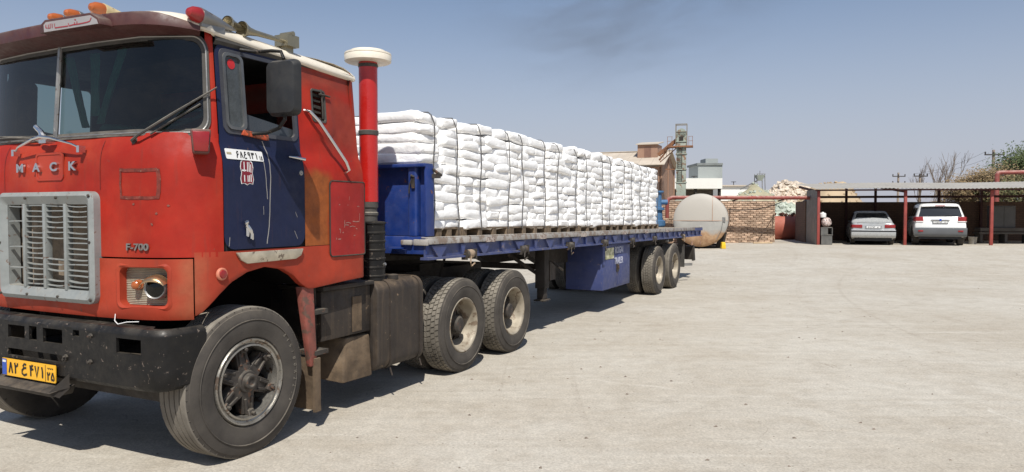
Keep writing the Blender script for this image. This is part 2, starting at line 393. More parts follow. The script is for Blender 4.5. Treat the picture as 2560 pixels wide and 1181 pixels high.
# front rim: bright ring with narrow lips
b = MB(); r = .302
b.lathe([(-.028, r), (-.012, r), (-.004, r-.006), (-.006, r-.016), (-.022, r-.022), (-.026, r-.034), (-.014, r-.040), (-.012, r-.052), (-.05, r-.058), (-.20, r-.060)], n=64, close=False)
rim_front = b.mesh('rim', M['bright'], 50)
# cast spoke hub of the front wheel: six arms with clamp lugs
b = MB()
b.lathe([(-.20, .11), (-.10, .105), (-.06, .085), (-.03, .075), (-.028, .055), (.0, .052), (.006, .044), (.004, .030), (-.006, .026), (-.006, 0)], n=28)
for k in range(6):
    t = R(98+60*k); u = Vector((0, math.cos(t), math.sin(t))); w_ = Vector((0, -math.sin(t), math.cos(t))); X = Vector((1, 0, 0))
    def q(rr, hw, x0, x1): return [u*rr-w_*hw+X*x0, u*rr+w_*hw+X*x0, u*rr+w_*hw+X*x1, u*rr-w_*hw+X*x1]
    a, c_ = q(.06, .056, -.12, -.045), q(.232, .047, -.15, -.070); b.hexa(a+c_)
    for s_ in (-1, 1):
        e = [p+w_*s_*.030 for p in q(.12, .010, -.075, -.045)]; f = [p+w_*s_*.022 for p in q(.236, .010, -.09, -.055)]; b.hexa(e+f)
    b.hexa(q(.205, .024, -.08, -.040)+q(.250, .030, -.075, -.028))
    c0 = u*.232+X*-.035; b.tube([c0, c0+X*.028], .015, 6)
b.cur = 1; b.lathe([(-.19, .10), (-.185, .245)], n=40, close=False)
hub_front = b.mesh('hub', [M['castiron'], M['void']], 30, bevel=.004, seg=1)
b = MB()   # deep dual rim
b.lathe([(-.030, .292), (-.016, .292), (-.010, .284), (-.014, .274), (-.05, .262), (-.075, .258), (-.13, .244), (-.145, .238), (-.20, .234), (-.22, .222)], n=64, close=False)
rim_dual = b.mesh('rim', M['rim'], 50)
b = MB()
b.lathe([(-.235, .225), (-.225, .20), (-.20, .13), (-.15, .11), (-.10, .095), (-.075, .09), (-.06, .07), (-.058, 0)], n=32)
for k in range(6):
    t = R(20+60*k); u = Vector((0, math.cos(t), math.sin(t))); c0 = Vector((-.20, 0, 0))+u*.185
    b.tube([c0, c0+Vector((.045, 0, 0))], .016, 6); b.beam(u*.09+Vector((-.17,0,0)), u*.22+Vector((-.20,0,0)), .06, .05)
hub_dual = b.mesh('hub', M['castiron'], 30)
def wheel(parent, x, y, z, kind, left=False):
    hub = {'front': hub_front}.get(kind, hub_dual)
    o = link('wheel', hub, parent, (x, y, z), (R(random.uniform(0, 360)) if kind != 'front' else 0, 0, math.pi if left else 0))
    link('rim', rim_front if kind == 'front' else rim_dual, o)
    ty = {'front': ty_front, 'block': ty_drive, 'rib': ty_rear}[kind]
    link('tyre', ty, o, None, (random.uniform(0, 6), 0, 0))
    if kind != 'front':
        link('tyre', ty, o, (-.325, 0, 0), (random.uniform(0, 6), 0, 0))
    return o
# ================================================================ TRACTOR (local axes: x outward to the camera side, y rearward, z up)
TH = R(26.5); ORG = (-1.795, 4.9162, 0)
tractor = empty('truck_tractor', ORG, -TH)
tag(tractor, 'old red cab-over truck tractor with navy door and white roof, hauling the sacks', 'truck')
XC = -1.26
BASE = [(-1.26,-.62),(-.9,-.615),(-.6,-.60),(-.35,-.56),(-.2,-.50),(-.1,-.42),(-.03,-.33),(0,-.24),(0,-.05),(0,.3),(0,.7),(0,1.05),(0,1.19),(-.012,1.235),(-.05,1.25)]
def catmull(P, n=6):
    out = []
    for i in range(len(P)-1):
        p0, p1, p2, p3 = (Vector(P[max(i-1, 0)]), Vector(P[i]), Vector(P[i+1]), Vector(P[min(i+2, len(P)-1)]))
        if i == 0: p0 = Vector((2*XC-P[1][0], P[1][1]))
        for k in range(n):
            t = k/n; out.append(.5*((2*p1)+(p2-p0)*t+(2*p0-5*p1+4*p2-p3)*t*t+(3*p1-p0-3*p2+p3)*t**3))
    return out+[Vector(P[-1])]
CV = catmull(BASE); SL = [0]
for i in range(1, len(CV)): SL.append(SL[-1]+(CV[i]-CV[i-1]).length)
def curve(s):
    sg = 1 if s >= 0 else -1; a = min(abs(s), SL[-1]-1e-6); i = max(0, min(len(CV)-2, int(np.searchsorted(SL, a, 'right'))-1))
    t = (a-SL[i])/(SL[i+1]-SL[i]); p = CV[i].lerp(CV[i+1], t); d0 = (CV[i+1]-CV[max(i-1, 0)]).normalized(); d1 = (CV[min(i+2, len(CV)-1)]-CV[i]).normalized()
    if i == 0: d0 = Vector((1, 0))
    d = d0.lerp(d1, t).normalized(); n = Vector((d.y, -d.x))
    if sg < 0: p = Vector((2*XC-p.x, p.y)); n = Vector((-n.x, n.y))
    return p, n
def s_x(x):  return float(np.interp(x, [p.x for p in CV[:43]], SL[:43]))
def s_y(y):
    i0 = next(i for i, p in enumerate(CV) if p.y > -.59); return float(np.interp(y, [p.y for p in CV[i0:]], SL[i0:]))
def lerpt(z, T): return float(np.interp(z, [a for a, _ in T], [b for _, b in T]))
DS = [(.98,.03),(1.04,.008),(1.12,0),(1.95,0),(2.04,.006),(2.10,.022),(2.15,.040),(2.85,.094)]
DF = [(.98,.03),(1.04,.008),(1.12,0),(1.98,0),(2.06,.006),(2.12,.020),(2.17,.044),(2.20,.062),(2.23,.075),(2.85,.115)]
def cp(s, z, out=0.0):
    p, n = curve(s); return Vector((p.x-n.x*(lerpt(z, DS)-out), p.y-n.y*(lerpt(z, DF)-out), z))
def lin(a, b, n): return [a+(b-a)*i/(n-1) for i in range(n)]
def lines(*segs):   # piecewise subdivision: values then max step
    pts, step = segs[:-1], segs[-1]; out = [pts[0]]
    for a, b in zip(pts, pts[1:]):
        n = max(1, int(math.ceil((b-a)/step))); out += [a+(b-a)*k/n for k in range(1, n+1)]
    return out
def shell(b, S_, Z_, skip=None, out=0.0):
    P = [[cp(s, z, out) for z in Z_] for s in S_]
    return b.grid(P, skip=(lambda i, j: skip((S_[i]+S_[i+1])/2, (Z_[j]+Z_[j+1])/2)) if skip else None)
# paints
def cab_paint(name, base, rustmask=None, fade=S(172,66,40), dirtz=None, chips=.05):
    m = NT(name); v = m.mapped(); n1 = m.noise(v, 2.2, 6, .6)
    c = m.mix(m.ramp(n1, .3, .72), mulc(base, .76), mulc(base, 1.14))
    c = m.mix(m.ramp(m.noise(v, 1.3, 5, .6), .46, .72, 0, .62), c, fade)
    c = m.mix(m.ramp(m.noise(v, 4.2, 7, .68), .56, .74, 0, .38), c, mulc(base, .55))
    if rustmask:   # brown primer patch behind the door, faded blotch higher up
        for (y0, y1, z0, z1, col, k, soft) in rustmask:
            sx = m.n('ShaderNodeSeparateXYZ'); nn = m.n('ShaderNodeTexNoise'); m.L(v, nn.inputs['Vector']); nn.inputs['Scale'].default_value = 7; nn.inputs['Detail'].default_value = 5
            va = m.n('ShaderNodeVectorMath', operation='MULTIPLY_ADD'); m.L(nn.outputs['Color'], va.inputs[0]); va.inputs[1].default_value = (soft*2.2,)*3; m.L(v, va.inputs[2]); m.L(va.outputs[0], sx.inputs[0])
            o_ = soft*1.1
            f = m.math('MULTIPLY', m.math('MULTIPLY', m.ramp(sx.outputs[1], y0+o_-soft, y0+o_+soft), m.ramp(sx.outputs[1], y1+o_-soft, y1+o_+soft, 1, 0)),
                       m.math('MULTIPLY', m.ramp(sx.outputs[2], z0+o_-soft, z0+o_+soft), m.ramp(sx.outputs[2], z1+o_-soft, z1+o_+soft, 1, 0)))
            c = m.mix(m.math('MULTIPLY', f, k), c, m.mix(m.ramp(m.noise(v, 12, 6, .7), .3, .7), mulc(col, .75), mulc(col, 1.15)))
    st = m.mapped((10, 10, .7)); c = m.mix(m.ramp(m.noise(st, 2.5, 5, .65), .56, .8, 0, .32), c, S(88,58,48))
    ch = m.ramp(m.noise(v, 17, 8, .72, .3), .715-chips, .735-chips); c = m.mix(m.math('MULTIPLY', ch, .85), c, S(98,74,62))
    m.L(c, m.b.inputs['Base Color']); m.L(m.ramp(m.noise(v, 9, 5, .6), .3, .7, .48, .70), m.b.inputs['Roughness']); m.b.inputs['Specular IOR Level'].default_value = .32
    m.bump(m.math('ADD', m.noise(v, 3.2, 3, .5), m.math('MULTIPLY', m.noise(v, 70, 3, .6), .06)), .34, .025)
    return m.m
M['red'] = cab_paint('cab_red', S(158,33,17), chips=.035)
M['redside'] = cab_paint('cab_red_side', S(160,34,20), [(.44,.80,1.36,2.00,S(150,82,36),.96,.05),(.78,1.2,2.2,2.62,S(120,58,44),.55,.10),(.5,1.2,2.68,2.80,S(92,60,48),.5,.05)])
M['orange'] = cab_paint('cab_orange_red', S(164,58,36), [(-.46,-.37,1.0,1.42,S(150,96,66),.55,.06)], fade=S(165,72,46), chips=.06)
M['navy'] = cab_paint('door_navy', S(23,31,60), fade=S(34,41,70), chips=.02)
M['stackred'] = pm('stack_red', S(176,30,24), .35, var=.08, bump=.05, chips=.03, coat=.3)
M['cabinside'] = pm('cab_interior', S(38,38,40), .8, var=.3, bump=.1)
M['teal'] = pm('teal_cloth', S(120,186,164), .8, var=.25, vscale=9, bump=.2)
sD0, sD1, sR = s_y(-.243), s_y(.512), s_y(1.249)
sWS = s_y(-.325)
GX0, GX1 = -1.735, -.785   # grille opening
HL0, HL1, HZ0, HZ1 = s_x(-.555), s_x(-.205), 1.085, 1.345
# upper front panel
sg0, sg1 = -s_x(XC-(GX0-XC)), s_x(GX1)
Sx = sorted(set([-s for s in lines(0, s_x(-.6), sD0, .05)]+lines(0, s_x(-.6), sD0, .05)+[sg0, sg1]))
Zx = lines(1.405, 1.81, 2.10, 2.215, .06)
b = MB(); shell(b, Sx, Zx, lambda s, z: sg0 < s < sg1 and z < 1.81)
front_panel = b.build('front_panel', M['red'], tractor, 60)
# lower front panel with headlamp pockets
sGap = s_y(-.41)
Sl = sorted(set([-s for s in lines(0, HL0, HL1, sGap, .05)]+lines(0, HL0, HL1, sGap, .05)+[sg0, sg1]))
Zl = lines(1.0, 1.04, HZ0, 1.13, HZ1, 1.396, .05)
b = MB(); shell(b, Sl, Zl, lambda s, z: (sg0 < s < sg1 and z > 1.13) or (HL0 < abs(s) < HL1 and HZ0 < z < HZ1), .012)
lower_front = b.build('lower_front_panel', M['orange'], tractor, 60)
for sg in (1, -1):   # pocket walls, ribbed lamp plate, lamp, indicator
    fr = lambda p, o: cp(sg*p[0], p[1], o)
    b = MB(); rr_o = rrect(HL0-.022, HL1+.022, HZ0-.022, HZ1+.022, .045, 5); rr_i = rrect(HL0+.006, HL1-.006, HZ0+.006, HZ1-.006, .04, 5)
    n = len(rr_o)
    vs = [fr(p, .0125) for p in rr_o]+[fr(p, .019) for p in rrect(HL0-.008, HL1+.008, HZ0-.008, HZ1+.008, .042, 5)]+[fr(p, .008) for p in rr_i]+[fr(p, -.055) for p in rr_i]
    b.add(vs, [(k*n+i, k*n+(i+1) % n, (k+1)*n+(i+1) % n, (k+1)*n+i) for k in range(3) for i in range(n)])
    b.build('lamp_pocket', M['orange'], lower_front, 50)
    b = MB(); zz = []; 
    for k in range(22):
        z = HZ0+.004+(HZ1-HZ0-.008)*k/22; zz += [(z, -.050), (z+.006, -.044)]
    ss = lin(HL0, HL1, 8); b.grid([[cp(sg*s, z, o) for z, o in zz] for s in ss])
    b.build('lamp_plate', pm('ribbed_alloy%d' % sg, S(172,164,146), .5, .4, var=.15, vscale=9, dust=.4, chips=.08), lower_front, 20)
    c0 = cp(sg*s_x(-.283), 1.212, -.03); p_, n_ = curve(sg*s_x(-.283)); nv = Vector((n_.x, n_.y, 0)).normalized()
    q = Vector((1, 0, 0)).rotation_difference(nv).to_matrix().to_4x4()
    def place(bb, name, mats, parent, loc, mat4=q):
        me = bb.mesh(name, mats, 40); me.transform(Matrix.Translation(loc) @ mat4); return link(name, me, parent)
    b = MB(); b.lathe([(-.01, .078), (.035, .076), (.045, .070), (.04, .062), (.02, .045), (.0, 0)], n=28)
    lamp = place(b, 'headlamp', M['dullsteel'], lower_front, c0)
    b = MB(); b.lathe([(.036, .068), (.048, .045), (.052, 0)], n=24); place(b, 'lamp_glass', M['darkglass'], lamp, c0)
    b = MB(); b.grid([[(.012+.075*math.sin(R(a))*(1-.15*abs(k-6)/6), .086*math.cos(R(20+k*140/12)), .086*math.sin(R(20+k*140/12))*(.55+.45*math.cos(R(a)))) for a in range(0, 100, 12)] for k in range(13)])
    place(b, 'lamp_hood', pm('hood_chrome%d' % sg, S(206,170,128), .25, .85, var=.15, bump=.03), lamp, c0)
    c1 = cp(sg*s_x(-.437), 1.225, -.04); b = MB(); b.lathe([(0, .034), (.012, .034), (.014, .028), (.045, .026), (.055, .015), (.057, 0)], n=20)
    place(b, 'indicator_lens', M['amber'], lower_front, c1)
# grille: rounded grey surround, bars, slats and the sacking behind
gx0, gx1, gz0, gz1 = -1.80, -.72, 1.09, 1.835
b = MB(); o_ = rrect(gx0, gx1, gz0, gz1, .06, 5); m_ = rrect(gx0+.028, gx1-.028, gz0+.028, gz1-.028, .045, 5); i_ = rrect(gx0+.085, gx1-.085, gz0+.085, gz1-.085, .012, 5); n = len(o_)
f3 = lambda p, y: Vector((p[0], y, p[1]))
vs = [f3(p, -.60) for p in o_]+[f3(p, -.655) for p in o_]+[f3(p, -.672) for p in m_]+[f3(p, -.642) for p in i_]+[f3(p, -.56) for p in i_]
b.add(vs, [(k*n+i, k*n+(i+1) % n, (k+1)*n+(i+1) % n, (k+1)*n+i) for k in range(4) for i in range(n)])
grille = b.build('grille', M['greygrille'], tractor, 45)
b = MB(); b.grid([[(gx0+.05+.1*i, -.545+.01*math.sin(i*1.7), gz0+.05+.11*j) for j in range(7)] for i in range(11)])
b.build('sacking', pm('burlap', S(128,114,98), .95, var=.35, vscale=11, bump=.6, bscale=45, streak=.4), grille, 60)
ix0, ix1, iz0, iz1 = gx0+.085, gx1-.085, gz0+.085, gz1-.085
cols = [ix0, ix0+.205, ix0+.44, ix0+.675, ix1]
for k in (1, 2, 3):
    b = MB(); b.box(cols[k]-.014, cols[k]+.014, -.652, -.60, iz0-.004, iz1+.004); b.build('grille_bar', M['greygrille'], grille, bevel=.004)
smesh = {}
rs = random.Random(5)
for k in range(4):
    zs = [iz0+.022+(iz1-iz0-.03)*j/15 for j in range(16)]
    for j, z in enumerate(zs):
        if k == 0 and j not in (3, 7, 12, 15): continue
        if k == 2 and j in (2, 6, 7, 8): continue
        w_ = cols[k+1]-cols[k]-.02; b = MB(); sag = rs.uniform(-.006, .004); bow = rs.uniform(-.008, .002)
        P = []
        for t in lin(0, 1, 6):
            x = cols[k]+.010+w_*t; zc = z+sag*t+bow*4*t*(1-t)*1.0
            P.append([(x, -.640, zc-.0035), (x, -.640, zc+.0025), (x, -.618, zc+.0045), (x, -.618, zc-.001)])
        b.add([p for r_ in P for p in r_], [(i*4+a, i*4+(a+1) % 4, (i+1)*4+(a+1) % 4, (i+1)*4+a) for i in range(5) for a in range(4)])
        b.build('slat', M['greygrille'], grille, 30)
for x, z in [(gx0+.03, gz1-.03), (gx1-.03, gz1-.03), (gx0+.03, gz0+.03), (gx1-.03, gz0+.03), (-1.45, gz1-.04), (-1.1, gz1-.04), (gx0+.03, 1.48), (gx1-.03, 1.5), (-1.45, gz0+.035), (-1.1, gz0+.035)]:
    b = MB(); b.lathe([(0, .011), (-.008, .010), (-.011, 0)], (x, -.668, z), 'y', 8); b.build('screw', M['castiron'], grille)
# radiator dark box behind grille
b = MB(); b.box(-1.78, -.74, -.50, -.44, 1.06, 1.86); b.build('radiator', M['under'], tractor)
# name letters, hatch, model badge, old plate outline
for i, ch in enumerate('MACK'):
    me = text_mesh(ch, .080, .008, 'badge_letter', 'CENTER', 1.45, .003); me.materials.append(M['chrome'])
    link('badge_letter', me, front_panel, cp(-.305+.197*i, 1.980, .012), (R(90), 0, 0))
b = MB(); hx = rrect(-1.392, -1.085, 1.915, 2.105, .03, 4); hi = rrect(-1.378, -1.099, 1.929, 2.091, .022, 4)
ring(b, hx, hi, lambda p: f3(p, -.617), lambda p: f3(p, -.627)); b.prism(hi, lambda p: f3(p, -.615), lambda p: f3(p, -.623))
b.build('hatch_plate', cab_paint('hatch_red', S(160,52,44), chips=.07), front_panel, 30)
for txt, x, z, sz in (('F-700', -.49, 1.452, .062),):
    me = text_mesh(txt, sz, .005, 'model_badge', 'LEFT', 1.25, .0012); me.materials.append(M['dullsteel'])
    p_, n_ = curve(s_x(-.42)); link('model_badge', me, front_panel, cp(s_x(x), z, .008), (R(90), 0, math.atan2(n_.x, -n_.y)))
def on_front(p, o): return cp(s_x(p[0]), p[1], o)
b = MB()
for pts, w_ in (([(-.54,1.972),(-.45,1.968),(-.26,1.970)], .022), ([(-.535,1.795),(-.40,1.790),(-.255,1.792)], .02), ([(-.532,1.98),(-.535,1.88),(-.53,1.785)], .016), ([(-.258,1.975),(-.252,1.88),(-.262,1.785)], .024)):
    ribbon(b, [q_ for a_, c_ in zip(pts, pts[1:]) for q_ in [a_, ((a_[0]+c_[0])/2+.003, (a_[1]+c_[1])/2-.003)]]+[pts[-1]], w_, lambda p: on_front(p, .0035))
b.build('old_sticker_frame', pm('glue_residue', S(112,46,36), .9, var=.4, vscale=24, bump=.3, chips=.10, chipcol=S(130,96,82), chipscale=40), front_panel, 60)
for x, z in ((-.20, 1.74), (-.43, 1.75), (-.27, 1.69), (-.30, 1.62)):
    b = MB(); pts = [(rs.uniform(.4, 1)*.012*math.cos(a), rs.uniform(.4, 1)*.010*math.sin(a)) for a in lin(0, 5.6, 9)]
    b.add([on_front((x+p[0], z+p[1]), .003) for p in pts], [tuple(range(9))]); b.build('paint_chip', pm('chip%d' % int(-x*100), S(128,76,64), .8), front_panel)
for x in (-1.80, -.715):
    b = MB(); ribbon(b, [(x, z) for z in lin(1.845, 2.17, 9)], .005, lambda p: cp(s_x(p[0]) if p[0] > XC else -s_x(2*XC-p[0]), p[1], .0025)); b.build('press_line', pm('seam_red%d' % int(-x*10), S(104,28,22), .7), front_panel, 0)
# winged ornament under the windscreen divider
b = MB(); o0 = Vector((-1.245, -.655, 2.198))
b.tube([o0+Vector((-.37, .02, -.075)), o0+Vector((-.30, 0, -.045)), o0+Vector((-.10, -.015, .0)), o0+Vector((0, -.02, .012)), o0+Vector((.10, -.015, .0)), o0+Vector((.30, 0, -.045)), o0+Vector((.37, .02, -.075))], [.007, .007, .010, .015, .010, .007, .007], 8)
for s_ in (-1, 1): b.box(o0.x+s_*.37-.014, o0.x+s_*.37+.014, o0.y, o0.y+.045, o0.z-.105, o0.z-.06)
b.tube([o0+Vector((0, 0, .0)), o0+Vector((-.03, .0, .05)), o0+Vector((-.07, -.01, .085)), o0+Vector((-.10, 0, .082))], [.022, .018, .016, .008], 8); b.box(o0.x-.04, o0.x+.04, o0.y-.01, -.60, o0.z-.03, o0.z+.0)
b.build('winged_ornament', M['chrome'], front_panel, 40)
# windscreen pillars, surround, glass, divider
for sg in (1, -1):
    b = MB(); shell(b, [sg*s for s in lin(sWS-.012, sD0-.004, 5)], lin(2.19, 2.90, 8)); b.build('windscreen_pillar', M['red'], tractor, 60)
b = MB(); oo = rrect(-sWS-.012, sWS+.012, 2.195, 2.862, .11, 8); ii = rrect(-sWS+.040, sWS-.040, 2.238, 2.815, .085, 8)
def dense(P, k=6): return [tuple(Vector(a).lerp(Vector(c_), t/k)) for a, c_ in zip(P, P[1:]+P[:1]) for t in range(k)]
od, idn = dense(oo), dense(ii)
ring(b, od, idn, lambda p: cp(p[0], p[1], -.01), lambda p: cp(p[0], p[1], .012)); ws_frame = b.build('windscreen_frame', M['rubber'], tractor, 40)
b = MB(); mid = dense(rrect(-sWS+.008, sWS-.008, 2.214, 2.842, .10, 8)); n = len(mid); b.tube([cp(p[0], p[1], .014) for p in mid+mid[:1]], .006, 6, cap=False); b.build('bright_trim', M['dullsteel'], ws_frame)
for s0, s1 in ((-sWS+.036, -.014), (.014, sWS-.036)):
    b = MB(); shell(b, lin(s0, s1, 22), lin(2.232, 2.82, 6), None, .0); b.build('windscreen_glass', M['glass'], tractor, 60)
b = MB(); b.tube([cp(0, 2.21, .012), cp(0, 2.5, .016), cp(0, 2.845, .012)], .017, 8); b.build('windscreen_divider', M['dullsteel'], ws_frame)
# wipers
def wiper(a, c_, name='wiper'):
    b = MB(); P = [cp(s_, z, o) for s_, z, o in a]; b.tube(P, [.012]+[.009]*(len(P)-2)+[.005], 6); b.tube([cp(*c_[0]), cp(*c_[1])], .007, 6)
    b.lathe([(0, .022), (.03, .018), (.034, 0)], P[0]-Vector((0, -.01, 0)), 'y', 10)
    b.build(name, M['rubber'], tractor)
wiper([(s_x(-.455), 2.16, .02), (s_x(-.40), 2.19, .05), (s_x(-.2), 2.32, .05), (sWS+.06, 2.515, .05)], [(s_x(-.33), 2.20, .028), (sWS-.06, 2.40, .025)])
wiper([(-.15, 2.19, .02), (-.22, 2.215, .05), (-.5, 2.235, .045), (-.8, 2.24, .04)], [(-.2, 2.23, .03), (-.75, 2.255, .025)])
# side marker lamp on the corner
pc, ncn = curve(s_y(-.37)); c0 = cp(s_y(-.37), 2.165, 0); dv = Vector((ncn.x, ncn.y, 0)).normalized(); sv = Vector((-dv.y, dv.x, 0))
b = MB(); b.beam(c0-dv*.02, c0+dv*.045, .03, .03); x_ = c0+dv*.035
v8 = [x_+sv*a*w_+dv*d_+Vector((0, 0, h_)) for h_, w_ in ((-.095, .048), (.06, .06)) for a, d_ in ((-1, 0), (1, 0), (1, .10), (-1, .10))]
b.hexa(v8); ml = b.build('marker_lamp', pm('marker_body', S(92,52,46), .6, var=.3, vscale=15, bump=.2, dust=.5), tractor, bevel=.01)
b = MB(); b.hexa([p+dv*.028-dv*d0 for p, d0 in zip([x_+sv*a*w_*.86+dv*d_+Vector((0, 0, h_)) for h_, w_ in ((-.082, .048), (.045, .06)) for a, d_ in ((-1, .06), (1, .06), (1, .086), (-1, .086))], [0]*8)]); b.build('lens', M['redlens'], ml, bevel=.006)
# fender side with wheel arch, both sides
ARCH = [(-.41,1.018),(-.375,1.04),(-.284,1.15),(-.193,1.225),(-.041,1.288),(.119,1.313),(.288,1.284),(.40,1.225),(.467,1.165),(.55,1.115),(.60,1.112),(1.0,1.138),(1.249,1.150)]
ys_ = lines(-.405, -.243, .119, .467, .6, 1.249, .035)
for sg in (1, -1):
    b = MB(); P = []
    for y in ys_:
        zb = lerpt(y, ARCH); P.append([cp(sg*s_y(y), zb+(1.437-zb)*t, 0 if t > .02 else -.004) for t in (0, .03, .2, .4, .6, .8, 1)])
    b.grid(P)
    b.grid([[row[0], row[0]+Vector((-.05*sg, 0, .0))] for row in P])
    fen = b.build('fender', M['orange'], tractor, 50)
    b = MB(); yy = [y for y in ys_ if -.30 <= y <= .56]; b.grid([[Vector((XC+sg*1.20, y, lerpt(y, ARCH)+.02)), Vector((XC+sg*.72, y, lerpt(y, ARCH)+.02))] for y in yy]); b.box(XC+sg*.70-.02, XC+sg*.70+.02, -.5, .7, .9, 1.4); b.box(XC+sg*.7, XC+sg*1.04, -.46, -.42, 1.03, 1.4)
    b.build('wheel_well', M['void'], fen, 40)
    p0 = cp(sg*s_y(-.265), 1.29, .0); b = MB(); b.lathe([(0, .042), (sg*.012, .042), (sg*.018, .036)], p0, 'x', 20); mk = b.build('side_reflector', pm('lamp_ring%d' % sg, S(196,120,95), .6), fen)
    b = MB(); b.lathe([(sg*.008, .032), (sg*.026, .026), (sg*.030, 0)], p0, 'x', 18); b.build('lens', M['redlens'], mk)
# worn alloy sill plate under the door
b = MB(); b.prism([(-.155,1.425),(.48,1.425),(.455,1.375),(.40,1.352),(-.06,1.345),(-.115,1.372)], lambda p: cp(s_y(p[0]), p[1], .001), lambda p: cp(s_y(p[0]), p[1], .022))
b.build('sill_plate', pm('worn_alloy', S(190,180,160), .45, .4, var=.2, vscale=12, bump=.2, chips=.12, chipcol=S(110,96,84)), tractor, bevel=.006)
# inner dark liner so that door gaps read dark
for sg in (1, -1):
    b = MB(); shell(b, [sg*s for s in lines(sD0-.02, s_y(-.19), s_y(.485), s_y(.66), s_y(.815), sR, .1)], lines(1.40, 2.24, 2.40, 2.65, 2.79, 2.85, .1), lambda s, z: (s_y(-.19) < abs(s) < s_y(.485) and 2.24 < z < 2.79) or (sg > 0 and s_y(.66) < abs(s) < s_y(.815) and 2.40 < z < 2.65), -.022)
    b.build('cab_inner_wall', M['cabinside'], tractor, 50)
# doors
def rclamp(y, z, y0, y1, z0, z1, r):
    cy = min(max(y, y0+r), y1-r); cz = min(max(z, z0+r), z1-r); d = Vector((y-cy, z-cz))
    if (y < y0+r or y > y1-r) and (z < z0+r or z > z1-r) and d.length > r: d = d.normalized()*r; return cy+d.x, cz+d.y
    return y, z
WY0, WY1, WZ0, WZ1 = -.185, .478, 2.245, 2.785
for sg in (1, -1):
    yy = lines(-.243, -.215, WY0, WY0+.03, WY1-.03, WY1, .511, .05); zz = lines(1.447, 1.50, 1.54, 1.95, 2.15, WZ0, WZ1, 2.822, .045); P = []
    for y in yy: P.append([cp(sg*s_y(rclamp(y, z, -.243, .511, 1.447, 2.822, .085)[0]), rclamp(y, z, -.243, .511, 1.447, 2.822, .085)[1], .006) for z in zz])
    b = MB(); b.grid(P, skip=lambda i, j: WY0 < (yy[i]+yy[i+1])/2 < WY1 and WZ0 < (zz[j]+zz[j+1])/2 < WZ1)
    door = b.build('door', M['navy'], tractor, 50)
    side = lambda p, o: cp(sg*s_y(p[0]), p[1], o)
    o_ = dense(rrect(WY0-.016, WY1+.016, WZ0-.02, WZ1+.012, .055, 5), 3); i_ = dense(rrect(WY0+.012, WY1-.012, WZ0+.008, WZ1-.014, .04, 5), 3)
    b = MB(); ring(b, o_, i_, lambda p: side(p, -.01), lambda p: side(p, .013)); b.build('window_frame', M['rubber'] if sg < 0 else pm('frame_dark', S(66,68,76), .5, .3, dust=.4), door, 40)
    # quarter light
    o_ = dense(rrect(WY0+.010, -.002, WZ0+.01, WZ1-.012, .045, 5), 3); i_ = dense(rrect(WY0+.028, -.024, WZ0+.03, WZ1-.032, .035, 5), 3)
    b = MB(); ring(b, o_, i_, lambda p: side(p, -.006), lambda p: side(p, .022)); ql = b.build('quarter_light', pm('quarter_frame%d' % sg, S(104,106,108), .4, .5, var=.2, dust=.3), door, 40)
    b = MB(); b.add([side(p, .004) for p in i_], [tuple(range(len(i_)))]); b.build('pane', pm('dusty_pane%d' % sg, S(74,78,80), .25, var=.2, vscale=8, bump=.02), ql)
    if sg > 0:
        b = MB(); b.add([side((-.095+.032*math.cos(a), 2.70+.034*math.sin(a)), .0075) for a in lin(0, 5.98, 20)], [tuple(range(20))]); b.build('red_sticker', pm('sticker_red', S(190,40,45), .6), ql)
    b = MB(); b.add([side(p, -.02) for p in [(-.01, WZ0), (WY1, WZ0), (WY1, WZ0+.07), (-.01, WZ0+.14)]], [(0,1,2,3)]); b.build('lowered_pane', pm('low_pane%d' % sg, S(58,62,66), .25), door)
    if sg < 0: continue
    # handle and lock
    b = MB(); b.tube([side((.36, 2.105), .02), side((.42, 2.10), .035), side((.505, 2.093), .034)], [.006, .011, .014], 8); b.tube([side((.49, 2.094), 0), side((.49, 2.094), .034)], .014, 8); b.build('door_handle', M['chrome'], door)
    b = MB(); b.lathe([(0, .02), (.008, .018), (.009, .008), (.004, 0)], side((.475, 1.99), .004), 'x', 14); b.build('door_lock', M['dullsteel'], door)
    # registration painted as a white panel with figures
    b = MB(); b.prism(rrect(-.212, .115, 2.052, 2.122, .008, 2), lambda p: side(p, .007), lambda p: side(p, .010)); pl = b.build('registration_panel', M['inkwhite'], door)
    b = MB(); glyphs(b, '68e931', -.125, 2.064, .044, .026, .007, .0085, lambda p: side(p, .0118)); glyphs(b, '15', .075, 2.060, .030, .013, .003, .005, lambda p: side(p, .0118)); b.build('figures', M['ink'], pl, 0)
    b = MB(); b.add([side(p, .0116) for p in [(-.205,2.085),(-.165,2.085),(-.165,2.098),(-.205,2.098)]], [(0,1,2,3)]); b.build('flag_mark', pm('flag_mark', S(160,150,120), .5), pl, 0)
    # striped shield sticker
    cz, cy = 1.955, -.045
    out = [(-.052,.045),(-.046,.078),(-.024,.098),(0,.102),(.024,.098),(.046,.078),(.052,.045),(.044,.01),(.053,-.03),(.046,-.062),(.02,-.058),(0,-.068),(-.02,-.058),(-.046,-.062),(-.053,-.03),(-.044,.01)]
    b = MB(); b.add([side((cy+p[0]*1.12, cz+p[1]*1.08), .0072) for p in out], [tuple(range(16))]); shd = b.build('shield_sticker', M['inkwhite'], door, 0)
    b = MB(); b.add([side((cy+p[0], cz+p[1]), .0085) for p in out], [tuple(range(16))]); b.build('shield_field', pm('shield_red', S(122,26,40), .5, var=.1), shd, 0)
    b = MB(); sq = lambda x0, x1, z0, z1: b.add([side((cy+x, cz+z), .0098) for x, z in ((x0,z0),(x1,z0),(x1,z1),(x0,z1))], [(0,1,2,3)])
    sq(-.027,-.019,-.05,.085); sq(-.045,-.028,.022,.031); sq(-.018,-.006,.022,.031)
    for x in (.006, .020, .034): sq(x-.003, x+.004, -.05, .085 if x < .03 else .07)
    b.build('shield_stripes', M['inkwhite'], shd, 0)
